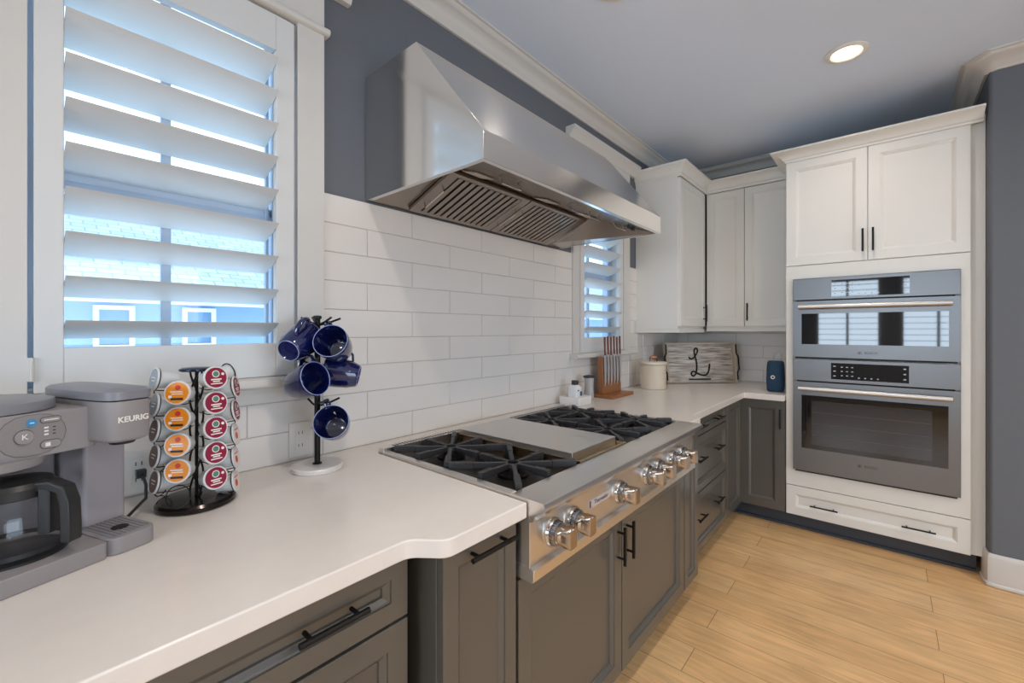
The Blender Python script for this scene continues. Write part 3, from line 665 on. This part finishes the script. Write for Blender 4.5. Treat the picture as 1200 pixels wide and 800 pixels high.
# pod side head
def headring(z, g=0):
    o = []
    for i in range(28):
        t = 2*pi*i/28; ex = abs(cos(t))**.42*(1 if cos(t) >= 0 else -1); ey = abs(sin(t))**.42*(1 if sin(t) >= 0 else -1)
        o.append((-.138+(.126-g)*ex, -.036+(.043-g)*ey, z))
    return o
b = MB(); b.loft([headring(.214, .010), headring(.217, .003), headring(.222), headring(.297)]); ph = kb(b, 'pod_head', GREYPL, ang=50)
b = MB(); b.loft([headring(.299, .003), headring(.300, -.002), headring(.316, -.002), headring(.321, .004), headring(.3235, .02)]); kb(b, 'pod_lid', GREYLID, ang=50)
b = MB(); b.lathe([(.020, .207), (.024, .2145)], 20, (-.05, -.036, 0)); kb(b, 'pod_spout', BLACKPL, ph)
b = MB(); text_into(b, 'KEURIG', .0155, Matrix.Translation((-.0115, -.036, .260)) @ Matrix(((0,0,1,0),(1,0,0,0),(0,1,0,0),(0,0,0,1))), bold=.0004); kb(b, 'lettering', PRINT, ph, flat=True)
# controls on the panel (panel face x = -.080)
PX = -.0798
def btn(y, z, w_, h, m, name='button', d=.0022):
    b = MB(); n = 20
    pts = []
    rd = min(w_, h)/2
    for sx, sy, a0 in ((1, 1, 0), (-1, 1, 90), (-1, -1, 180), (1, -1, 270)):
        for i in range(5):
            a = R(a0+22.5*i); pts.append((y+sx*(w_/2-rd)+rd*cos(a), z+sy*(h/2-rd)+rd*sin(a)))
    b.loft([[(PX, p, q) for p, q in pts], [(PX+d, p, q) for p, q in pts]]); return kb(b, name, m, hd, bevel=.0004)
btn(-.158, .247, .094, .076, mat('panel_line', (104, 99, 98), .4), 'panel_outline', .0003); btn(-.158, .247, .0915, .0735, mat('panel_grey', (138, 132, 131), .4), 'button_panel', .0008)
PX = -.079
OUTL = mat('button_outline', (84, 80, 79), .4)
for a_ in ((-.134, .272, .0305, .0115), (-.170, .246, .0275, .0275), (-.134, .226, .0305, .0165)): btn(*a_, OUTL, 'button_outline', .0004)
btn(-.160, .270, .0145, .0145, BLUEL); btn(-.134, .272, .028, .009, GREYPL); btn(-.170, .246, .025, .025, GREYPL, d=.004); btn(-.134, .226, .028, .014, GREYPL)
btn(-.222, .247, .030, .070, GREYPL, 'button_panel', .0008); btn(-.222, .226, .024, .014, GREYPL)
b = MB()
for k in range(3): b.box(PX+.0002, PX+.0006, -.131, -.127, .244+k*.0062, .2456+k*.0062)
for k in range(3): b.box(PX+.0002, PX+.0006, -.215, -.211, .241+k*.0062, .2426+k*.0062)
kb(b, 'indicator', DARK, hd)
b = MB()
for k in range(3): b.box(PX+.0002, PX+.0006, -.143, -.137, .2435+k*.0062, .2465+k*.0062); b.box(PX+.0002, PX+.0006, -.229, -.221, .2405+k*.0062, .2435+k*.0062)
b.box(PX+.0023, PX+.0026, -.142, -.135, .2225, .2295); b.box(PX+.0023, PX+.0026, -.144, -.124, .2712, .2728); b.box(PX+.0023, PX+.0026, -.163, -.157, .2692, .2708)
kb(b, 'button_marks', PRINT, hd)
b = MB(); text_into(b, 'K', .014, Matrix.Translation((PX+.0042, -.170, .246)) @ Matrix(((0,0,1,0),(1,0,0,0),(0,1,0,0),(0,0,0,1)))); kb(b, 'button_letter', PRINT, hd, flat=True)
# warming plate and carafe
b = MB(); b.lathe([(.072, .0322), (.072, .036), (.066, .038), (0, .038)], 36, (-.102, -.175, 0)); kb(b, 'warming_plate', BLACKPL)
cc = (-.102, -.175, 0)
b = MB(); b.lathe([(.050, .0392), (.061, .041), (.068, .055), (.069, .085), (.063, .118), (.053, .142), (.051, .150)], 36, cc, cap=False); b.lathe([(0, .0392), (.050, .0392)], 36, cc, cap=False); gl = kb(b, 'carafe', CARAFEG)
b = MB(); b.lathe([(.053, .140), (.056, .142), (.057, .158), (.050, .166), (0, .172)], 32, cc); kb(b, 'carafe_lid', BLACKPL, gl)
b = MB(); b.lathe([(.0695, .044), (.0705, .044), (.0705, .052), (.0695, .052)], 36, cc, cap=False); kb(b, 'carafe_band', BLACKPL, gl)
b = MB(); hdv = Vector((.932, .363, 0)); c0 = Vector(cc)
path = [c0+hdv*.045+Vector((0,0,.157)), c0+hdv*.075+Vector((0,0,.160)), c0+hdv*.095+Vector((0,0,.153)), c0+hdv*.103+Vector((0,0,.13)), c0+hdv*.105+Vector((0,0,.09)), c0+hdv*.105+Vector((0,0,.058))]
side = hdv.cross(Vector((0,0,1)))
rings = []
for i, p in enumerate(path):
    t = (path[min(i+1, 5)]-path[max(i-1, 0)]).normalized(); n = side.cross(t)
    a, c_ = .013, .009
    rings.append([p+side*a*x+n*c_*y for x, y in ((1, 1), (-1, 1), (-1, -1), (1, -1))])
b.loft(rings); h = kb(b, 'carafe_handle', BLACKPL, gl, bevel=.004)
b = MB(); b.loft([[c0+hdv*d+side*sy+Vector((0,0,z)) for d, sy in ((.058, .014), (.078, .012), (.078, -.012), (.058, -.014))] for z in (.075, .155)]); kb(b, 'handle_bracket', BLACKPL, gl, bevel=.003)
# power cord
b = MB(); b.tube([(.215, .175, .93), (.17, .215, .95), (.11, .225, .965), (.06, .228, .972), (.03, .228, .975)], .0035, 8); b.box(.012, .036, .218, .238, .965, .985)
o = b.build('power_cord', BLACKPL, loc=(.1, .22, .92)); tag(o, 'black power cord running from coffee maker to the wall outlet', 'cord')

# ------------------------------------------------------------------ outlets
def outlet(y, z, label, wall='L', w_=.073, h=.115, x=None):
    M = MX(.0101, y, z) if wall == 'L' else MY(x, YB-.0101, z)
    r = thing('outlet', label, 'outlet', M.translation, 'outlets in the tile')
    b = MB(); b.M = M; b.box(-w_/2, w_/2, -h/2, h/2, 0, .005); p = b.build('cover_plate', PLATE, r, bevel=.0015)
    for s in (-1, 1):
        b = MB(); b.M = M; b.box(-.016, .016, s*.021-.014, s*.021+.014, .005, .0065); rc = b.build('receptacle', PLATE, r)
        for q in (-.006, .006):
            b = MB(); b.M = M; b.box(q-.001, q+.001, s*.021-.004, s*.021+.006, .0065, .0068); b.build('slot', DARK, rc)
    return r
outlet(.645, .985, 'white outlet plate behind the mug tree pole')
outlet(.225, .978, 'white outlet plate behind the pod carousel')
outlet(3.42, 1.165, 'white outlet plate on tile above the cream canister')

# ------------------------------------------------------------------ pod carousel and pods
PC = Vector((.190, .312, .9142))
r = thing('pod_carousel', 'black wire carousel holding coffee pods beside the coffee maker', 'pod holder', PC)
b = MB(); b.lathe([(.080, 0), (.085, .004), (.085, .012), (.080, .018), (.05, .021), (0, .022)], 40, PC); b.build('base', mat('carousel_base', (36, 28, 26), .18, .5), r)
b = MB()
for k in range(3):
    a = 2*pi*k/3; b.tube([PC+Vector((.014*cos(a+.35*j), .014*sin(a+.35*j), .02+.315*j/24)) for j in range(25)], .0024, 6)
b.tube([PC+Vector((0,0,.02)), PC+Vector((0,0,.335))], .004, 8); b.build('spindle', BLACKM, r)
b = MB(); b.lathe([(.034, .336), (.037, .338), (.037, .342), (.03, .345), (0, .346)], 28, PC); b.build('top_cap', mat('cap_blue_black', (38, 48, 66), .2, .6), r)
camdir = math.atan2(0-PC.y, CX-PC.x)
cols = [camdir+R(a) for a in (-70, -25, 25.7, 72, 124, -122)]
RHO = .088; PR = .0285; TILT = R(10)
def slotM(a, z):
    # local +Z of pod = outward lid normal
    n = Vector((cos(a)*cos(TILT), sin(a)*cos(TILT), sin(TILT))); xax = Vector((-sin(a), cos(a), 0)); yax = n.cross(xax)
    M = Matrix((xax, yax, n)).transposed().to_4x4(); M.translation = Vector((PC.x+RHO*cos(a), PC.y+RHO*sin(a), z)); return M
slots = {}
b = MB()
for ci, a in enumerate(cols):
    for k in range(5):
        z = (1.238 if ci % 2 == 0 else 1.207)-k*.0612 if ci != 2 else 1.238-k*.0612
        slots[ci, k] = M = slotM(a, z)
        b.tube([M @ Vector((.0262*cos(t), .0262*sin(t), -.0045)) for t in [2*pi*i/20 for i in range(21)]], .0014, 6, cap=False)
        q = M @ Vector((0, -.0262, -.0045)); q2 = Vector((PC.x+.014*cos(a), PC.y+.014*sin(a), q.z-.004))
        b.tube([q, q.lerp(q2, .5)+Vector((0,0,-.004)), q2], .0013, 6)
b.build('wire_rings', BLACKM, r)
def pod_proto(kind):
    t = thing('coffee_pod', kind, 'coffee pod')
    b = MB(); b.lathe([(.0, -.045), (.0175, -.045), (.0185, -.043), (.0225, -.004), (PR-.0005, -.003), (PR, -.0015), (PR-.001, 0)], 28, (0,0,0)); b.build('cup', PODW, t, local=True)
    b = MB(); b.mi = 0; b.lathe([(PR-.0012, .0001), (PR-.0015, .0007), (.0245, .0008)], 28, cap=False)
    b.mi = 1; b.lathe([(.0245, .0008), (.0001, .0009)], 28, cap=False)
    b.mi = 2
    def blk(x0, x1, y0, y1): b.box(x0, x1, y0, y1, .0009, .0013)
    m = {'orange': [PODW, ORANGE, PRINT, REDE], 'cran': [PODW, CRAN, PRINT, GREENE], 'brown': [PODW, BROWNF, PRINT, BROWNF], 'silver': [PODW, SILVERF, PRINT, SILVERF], 'pale': [PODW, PALEF, PRINT, REDE]}[kind]
    if kind == 'orange':
        blk(-.014, .012, .001, .0035); blk(-.011, .013, -.004, -.0015); b.mi = 3; b.lathe([(.0001, .0012), (.006, .0012), (.006, .0009)], 16, (.001, .012, 0)); b.mi = 2; blk(-.017, -.010, -.012, -.006)
        b.mi = 4; m = m+[DARKPR]; blk(-.012, .014, -.017, -.012)
    elif kind == 'cran':
        b.mi = 2; b.lathe([(.0001, .0011), (.0085, .0011), (.0085, .0009)], 20, (0, .009, 0)); b.mi = 3; b.lathe([(.0001, .0014), (.0066, .0014), (.0066, .0011)], 20, (0, .009, 0)); b.mi = 2
        blk(-.012, .012, -.006, -.003); blk(-.008, .008, -.0105, -.0078); blk(-.013, .013, -.016, -.0135); b.lathe([(.0001, .0011), (.0035, .0011), (.0035, .0009)], 12, (.016, .008, 0))
    elif kind == 'pale':
        b.mi = 3; b.lathe([(.0001, .0012), (.009, .0012), (.009, .0009)], 20, (-.004, -.004, 0)); blk(-.012, .014, .010, .013)
    else: blk(-.012, .012, .002, .0045); blk(-.009, .009, -.005, -.003)
    b.build('lid', m, t, local=True, flat=True); return t
protos = {}; LV = ['top', 'second from top', 'middle', 'second from bottom', 'bottom']
plan = {0: ['silver', 'silver', 'brown', 'brown', 'brown'], 1: ['orange']*4+[None], 2: ['cran']*5, 3: ['cran', 'cran', 'pale', 'pale', 'pale'], 4: ['cran', 'pale', 'pale', 'pale', 'pale']}
CN = {0: 'in the column facing the coffee maker', 1: 'in the all-orange column', 2: 'in the all-cranberry column', 3: 'in the column facing the mug tree', 4: 'in the wall-side column nearest the mug tree', 5: 'in the wall-side column nearest the coffee maker'}
KN = {'orange': 'orange-lidded coffee pod', 'cran': 'cranberry-lidded coffee pod with green emblem', 'brown': 'dark brown-lidded coffee pod', 'silver': 'silver-lidded coffee pod', 'pale': 'pale-lidded coffee pod with red print'}
for ci, ks in plan.items():
    for k, kind in enumerate(ks):
        if ci in (4, 5) and k > 0 or kind is None: continue
        if kind not in protos: o = protos[kind] = pod_proto(kind)
        else: o = copy_tree(protos[kind])
        o['label'] = '%s, %s %s' % (KN[kind], LV[k], CN[ci]); o['category'] = 'coffee pod'; o['group'] = 'coffee pods on the carousel'
        o.matrix_world = slots[ci, k]

# ------------------------------------------------------------------ mug tree and mugs
TC = Vector((.150, .640, .9142))
r = thing('mug_tree', 'black metal mug tree with round marble base on the counter', 'mug tree', TC)
b = MB(); b.lathe([(.074, 0), (.0765, .003), (.0765, .013), (.074, .016), (0, .017)], 44, TC); b.build('base', MARBLE, r)
b = MB(); b.lathe([(.014, .016), (.014, .020), (.009, .022), (.009, .474), (.013, .476), (.013, .484), (.010, .486), (0, .487)], 20, TC); b.build('pole', BLACKM, r)
def campt(px, py, w_): return Vector((CX, 0, CZ))+CF*w_+CR*((px-600)/FPX*w_)+CU*((V0-py)/FPX*w_)
wpole = (TC-Vector((CX, 0, CZ))).dot(CF)
arms = [(353, 372, 0), (399, 373, 0), (388, 372, -.06), (366, 372, .05), (349, 420, -.02), (404, 420, .03), (372, 418, -.07), (361, 467, .02), (398, 466, .03), (384, 468, -.07)]
for px, py, dw in arms:
    tip = campt(px, py, wpole+dw); base_ = Vector((TC.x, TC.y, tip.z-.022))
    b = MB(); b.tube([base_, base_.lerp(tip, .5)+Vector((0,0,-.003)), tip], .0033, 8); b.build('arm', BLACKM, r)
def mug_proto():
    t = thing('mug', 'mug', 'mug')
    prof = [(0, .004), (.030, .004), (.032, 0), (.0355, 0), (.0385, .004), (.0475, .030), (.0525, .065), (.0545, .100), (.0545, .112), (.0530, .1135), (.0515, .112), (.0512, .1), (.0492, .065), (.0445, .032), (.036, .010), (.030, .0075), (0, .0072)]
    b = MB(); b.lathe(prof, 40, cap=False); b.build('cup', NAVY, t, local=True, ang=60)
    b = MB()   # pale lines along the rim and foot
    b.tube([(.0535*cos(a), .0535*sin(a), .113) for a in [2*pi*i/40 for i in range(41)]], .0011, 6, cap=False)
    b.tube([(.0345*cos(a), .0345*sin(a), .0003) for a in [2*pi*i/40 for i in range(41)]], .0013, 6, cap=False)
    b.build('rim', mat('pale_glaze_edge', (150, 164, 206), .3), t, local=True)
    b = MB(); P = [(.0500, .096), (.066, .099), (.080, .090), (.086, .072), (.082, .052), (.068, .036), (.0465, .030)]
    rg = []
    for i, (x, z) in enumerate(P):
        a = P[min(i+1, 6)]; c = P[max(i-1, 0)]; tx, tz = a[0]-c[0], a[1]-c[1]; L = math.hypot(tx, tz); nx, nz = -tz/L, tx/L
        rg.append([(x+nx*.0045*sin(t), .0085*cos(t), z+nz*.0045*sin(t)) for t in [2*pi*k/10 for k in range(10)]])
    b.loft(rg); b.build('handle', NAVY, t, local=True); return t
mp = None
# opening centre (px, py), depth offset, axis towards the opening in camera (right, up, towards camera), handle hint
mugs = [((387, 399), -.075, (-.30, .34, .89), (-.35, 1, 0), 'navy mug hanging upper right on the tree, opening towards the room'),
        ((361, 394), .0, (.50, .40, -.77), (.25, 1, .35), 'navy mug hanging upper left on the tree, showing its base'),
        ((370, 443), -.085, (.62, .20, .76), (.1, 1, -.2), 'navy mug in the middle tier, opening facing out over the pole'),
        ((381, 433), .03, (-.90, .22, -.16), (0, 1, 0), 'navy mug in the middle tier behind, base pointing along the tile'),
        ((388, 494), -.07, (-.16, .20, .96), (-.3, 1, 0), 'lowest navy mug, hanging alone near the bottom of the tree')]
for (p, dw, ax, hh, lab) in mugs:
    tw = (Vector((CX, 0, CZ))-campt(p[0], p[1], wpole)).normalized(); rr_ = CU.cross(tw).normalized(); uu = tw.cross(rr_)
    A_ = (rr_*ax[0]+uu*ax[1]+tw*ax[2]).normalized(); Hh = rr_*hh[0]+uu*hh[1]+tw*hh[2]; X_ = (Hh-A_*Hh.dot(A_)).normalized(); Y_ = A_.cross(X_)
    M = Matrix((X_, Y_, A_)).transposed().to_4x4(); M.translation = campt(p[0], p[1], wpole+dw)-A_*.113*.94
    M = M @ Matrix.Scale(.94, 4)
    if mp is None: mp = o = mug_proto()
    else: o = copy_tree(mp)
    o.matrix_world = M; o['label'] = lab; o['group'] = 'navy mugs on the mug tree'

# ------------------------------------------------------------------ knife block and knives
KX = .125
r = thing('knife_block', 'upright wooden knife board on a slab base below the narrow window', 'knife block', (.12, 2.65, .9142))
b = MB(); b.box(.055, .205, 2.50, 2.80, .9142, .936); b.build('base', WOODBLK, r, bevel=.003)
b = MB(); b.prism([(.085, 2.525, .936), (.125, 2.525, .936), (.118, 2.525, 1.175), (.085, 2.525, 1.175)], (0, .25, 0)); b.build('board', WOODBLK, r, bevel=.002)
kp = None
KL = ['knife nearest the cooktop on the board', 'second knife from the cooktop side of the board', 'third knife from the cooktop side of the board', 'fourth knife from the cooktop side of the board', 'second knife from the far end of the board', 'knife at the far end of the board']
for i in range(6):
    if kp is None:
        kp = o = thing('knife', 'knife', 'knife')
        b = MB(); b.prism([(0, -.013, 0), (0, .013, 0), (0, .015, -.10), (0, .006, -.165), (0, -.013, -.195)], (.0022, 0, 0)); b.build('blade', BLADE, o, local=True)
        b = MB(); b.loft([[(-.004, y0_, z), (.006, y0_, z), (.006, y1_, z), (-.004, y1_, z)] for y0_, y1_, z in ((-.007, .007, .006), (-.006, .006, .05), (-.008, .008, .10), (-.006, .009, .128))]); b.build('handle', HANDW, o, local=True, bevel=.003)
        b = MB(); b.box(-.004, .0065, -.008, .008, 0, .0065); b.build('bolster', BLADE, o, local=True)
    else: o = copy_tree(kp)
    o.location = (.1255, 2.545+i*.042, 1.182+(.004 if i % 2 else 0)); o.rotation_euler = (0, R(-1.8), 0)
    o['label'] = 'wooden-handled '+KL[i]; o['category'] = 'knife'; o['group'] = 'knives on the knife board'

# ------------------------------------------------------------------ small things at the corner
b = MB(); b.loft([rrect(.045, .185, 2.135, 2.275, .012, .9142), rrect(.042, .188, 2.132, 2.278, .014, .955), rrect(.042, .188, 2.132, 2.278, .014, .963), rrect(.052, .178, 2.142, 2.268, .012, .963), rrect(.052, .178, 2.142, 2.268, .012, .956)])
o = b.build('spice_tray', mat('white_stoneware', (228, 224, 220), .3), loc=(.115, 2.2, .9142), bevel=.003); tag(o, 'small white tray holding the shakers behind the rangetop', 'tray')
r = thing('salt_jar', 'square white salt jar with black lid on the small tray', 'jar', (.115, 2.20, .9565))
b = MB(); b.loft([rrect(.083, .147, 2.168, 2.232, .01, .9565), rrect(.083, .147, 2.168, 2.232, .01, 1.015), rrect(.097, .133, 2.182, 2.218, .012, 1.030)]); b.build('body', mat('white_jar', (226, 226, 226), .25), r)
b = MB(); b.lathe([(.019, 1.0302), (.021, 1.032), (.021, 1.052), (.018, 1.055), (0, 1.056)], 20, (.115, 2.20, 0)); b.build('lid', BLACKPL, r)
b = MB(); b.box(.1472, .148, 2.205, 2.228, .965, .992); b.box(.1472, .148, 2.178, 2.195, .995, 1.002); b.build('printed_label', mat('grey_print', (70, 84, 104), .5), r)
r = thing('pepper_grinder', 'clear pepper grinder with thin black top behind the salt jar', 'grinder', (.10, 2.385, .9142))
b = MB(); b.lathe([(.030, .9142), (.032, .918), (.031, .96), (.027, 1.0), (.030, 1.04), (.030, 1.055), (0, 1.056)], 24, (.10, 2.385, 0)); b.build('body', mat('smoky_acrylic', (176, 172, 168), .15), r)
b = MB(); b.lathe([(.034, 1.0562), (.036, 1.058), (.036, 1.066), (.02, 1.070), (0, 1.071)], 24, (.10, 2.385, 0)); b.build('top', BLACKPL, r)

r = thing('canister', 'cream ceramic canister with wire clasp lid beside the letter tray', 'canister', (.185, 3.18, .9142))
b = MB(); b.lathe([(.088, .9142), (.092, .918), (.092, 1.085), (.094, 1.092), (.088, 1.096)], 40, (.185, 3.18, 0)); b.build('body', CREAM, r)
b = MB(); b.lathe([(.090, 1.0965), (.096, 1.098), (.096, 1.113), (.09, 1.118), (0, 1.12)], 40, (.185, 3.18, 0)); b.build('lid', CREAM, r)
b = MB(); b.tube([(.185-.026*CR.x, 3.18-.026*CR.y, 1.118), (.185-.026*CR.x, 3.18-.026*CR.y, 1.15), (.185+.026*CR.x, 3.18+.026*CR.y, 1.15), (.185+.026*CR.x, 3.18+.026*CR.y, 1.118)], .0035, 8); hn = b.build('handle', BLACKM, r)
b = MB(); q = Vector((.185, 3.18, 1.15)); b.tube([q-CR*.022, q+CR*.022], .009, 12); b.build('grip', COPPER, hn)
b = MB()
for k, (s, zz) in enumerate(((0, 1.05), (.012, 1.03), (-.012, 1.03), (0, 1.01), (.014, .99), (-.014, .99), (0, .97))):
    a = math.atan2(-CF.y*1, -CF.x)+.75+s*9; c_ = Vector((.185+.0925*cos(a), 3.18+.0925*sin(a), zz)); tv = Vector((-sin(a), cos(a), 0))
    b.tube([c_-tv*.010+Vector((0,0,.008)), c_, c_+tv*.010+Vector((0,0,.008))], .0014, 6)
b.build('relief_pattern', mat('taupe_relief', (176, 156, 134), .5), r)

# letter tray leaning across the corner
r = thing('letter_tray', 'weathered wooden serving tray with a black script letter standing in the corner', 'tray', (.343, 3.768, .9142))
u = (Vector((.552, 3.987, 0))-Vector((.135, 3.549, 0))).normalized(); Wd = .61; nrm = Vector((u.y, -u.x, 0)); lean = R(7)
up = (Vector((0,0,1))*cos(lean)-nrm*sin(lean)); out = up.cross(u)*-1
out = nrm*cos(lean)+Vector((0,0,1))*sin(lean)
TM = Matrix((u, up, out)).transposed().to_4x4(); TM.translation = Vector((.343, 3.768, .917))
H_ = .33
b = MB(); b.M = TM
for k in range(5): b.box(-Wd/2+.012, Wd/2-.012, .002+k*.065, .002+k*.065+.0635, 0, .012)
b.build('boards', WEATH, r, bevel=.001)
b = MB(); b.M = TM
b.box(-Wd/2, -Wd/2+.02, 0, H_, -.002, .045); b.box(Wd/2-.02, Wd/2, 0, H_, -.002, .045); b.box(-Wd/2+.02, Wd/2-.02, 0, .012, -.002, .03); b.box(-Wd/2+.02, Wd/2-.02, H_-.012, H_, -.002, .03)
b.build('rim', mat('pale_frame_wood', (178, 162, 144), .6, var=.2, scale=10), r, bevel=.001)
for s in (-1, 1):
    b = MB(); b.M = TM; x = s*Wd/2
    b.tube([(x, .02, .0465), (x, .08, .0465), (x+s*.016, .11, .0465), (x+s*.016, .21, .0465), (x, .24, .0465), (x, .315, .0465)], .006, 8); b.build('handle', BLACKM, r)
b = MB(); b.M = TM
S = [(-.075, .215), (-.062, .198), (-.035, .205), (-.010, .235), (.003, .262), (-.003, .284), (-.018, .282), (-.026, .255), (-.020, .215), (-.012, .17), (-.012, .12), (-.022, .078), (-.042, .056), (-.060, .064), (-.058, .086), (-.038, .092), (-.01, .078), (.025, .064), (.06, .062), (.085, .085), (.098, .125), (.102, .16)]
cm = []
for i in range(len(S)-1):
    p0 = S[max(i-1, 0)]; p1, p2 = S[i], S[i+1]; p3 = S[min(i+2, len(S)-1)]
    for k in range(5):
        t = k/5; cm.append(tuple(.5*((2*p1[j])+(-p0[j]+p2[j])*t+(2*p0[j]-5*p1[j]+4*p2[j]-p3[j])*t*t+(-p0[j]+3*p1[j]-3*p2[j]+p3[j])*t**3) for j in (0, 1)))
b.tube([(x*1.0-.02, y, .0155) for x, y in cm], .0068, 8); b.box(-.105, .085, .022, .034, .0122, .0175)
b.build('letter', BLACKM, r)

# speaker
r = thing('speaker', 'blue fabric portable speaker on the counter against the oven cabinet', 'speaker', (.915, 3.60, .9142))
b = MB(); sc_ = (.915, 3.60)
def spr(z, g): return [(sc_[0]+(.056-g)*(abs(cos(t))**.6)*(1 if cos(t) > 0 else -1), sc_[1]+(.056-g)*(abs(sin(t))**.6)*(1 if sin(t) > 0 else -1), z) for t in [2*pi*i/32 for i in range(32)]]
b.loft([spr(.9142, .012), spr(.920, .005), spr(.935, .002), spr(1.0, 0), spr(1.09, .003), spr(1.122, .006), spr(1.133, .014)]); b.build('body', BLUEFAB, r, ang=60)
b = MB(); lp = Vector((sc_[0]+.0-.008, sc_[1]-.0585, 1.02)); b.lathe([(.0075, 0), (.0135, 0), (.0135, .003), (.0075, .003)], 24, cap=False)
for v in b.bm.verts: v.co = Vector((lp.x+v.co.x, lp.y-v.co.z+.003, lp.z+v.co.y))
b.box(lp.x-.001, lp.x+.001, lp.y-.0003, lp.y+.002, lp.z+.004, lp.z+.012)
b.build('emblem', PRINT, r)
b = MB(); b.tube([(.90, 3.60, 1.131), (.905, 3.60, 1.17), (.93, 3.60, 1.205), (.95, 3.60, 1.18), (.948, 3.60, 1.131)], .0025, 6); b.build('strap', mat('pale_strap', (170, 168, 166), .6), r)
b = MB(); b.loft([rrect(.836, .880, 3.70, 3.76, .012, .9142), rrect(.836, .880, 3.70, 3.76, .012, 1.0), rrect(.842, .874, 3.706, 3.754, .012, 1.006)])
o = b.build('charger', mat('white_charger', (226, 226, 228), .35), loc=(.86, 3.73, .9142)); tag(o, 'small white block standing behind the blue speaker', 'charger')
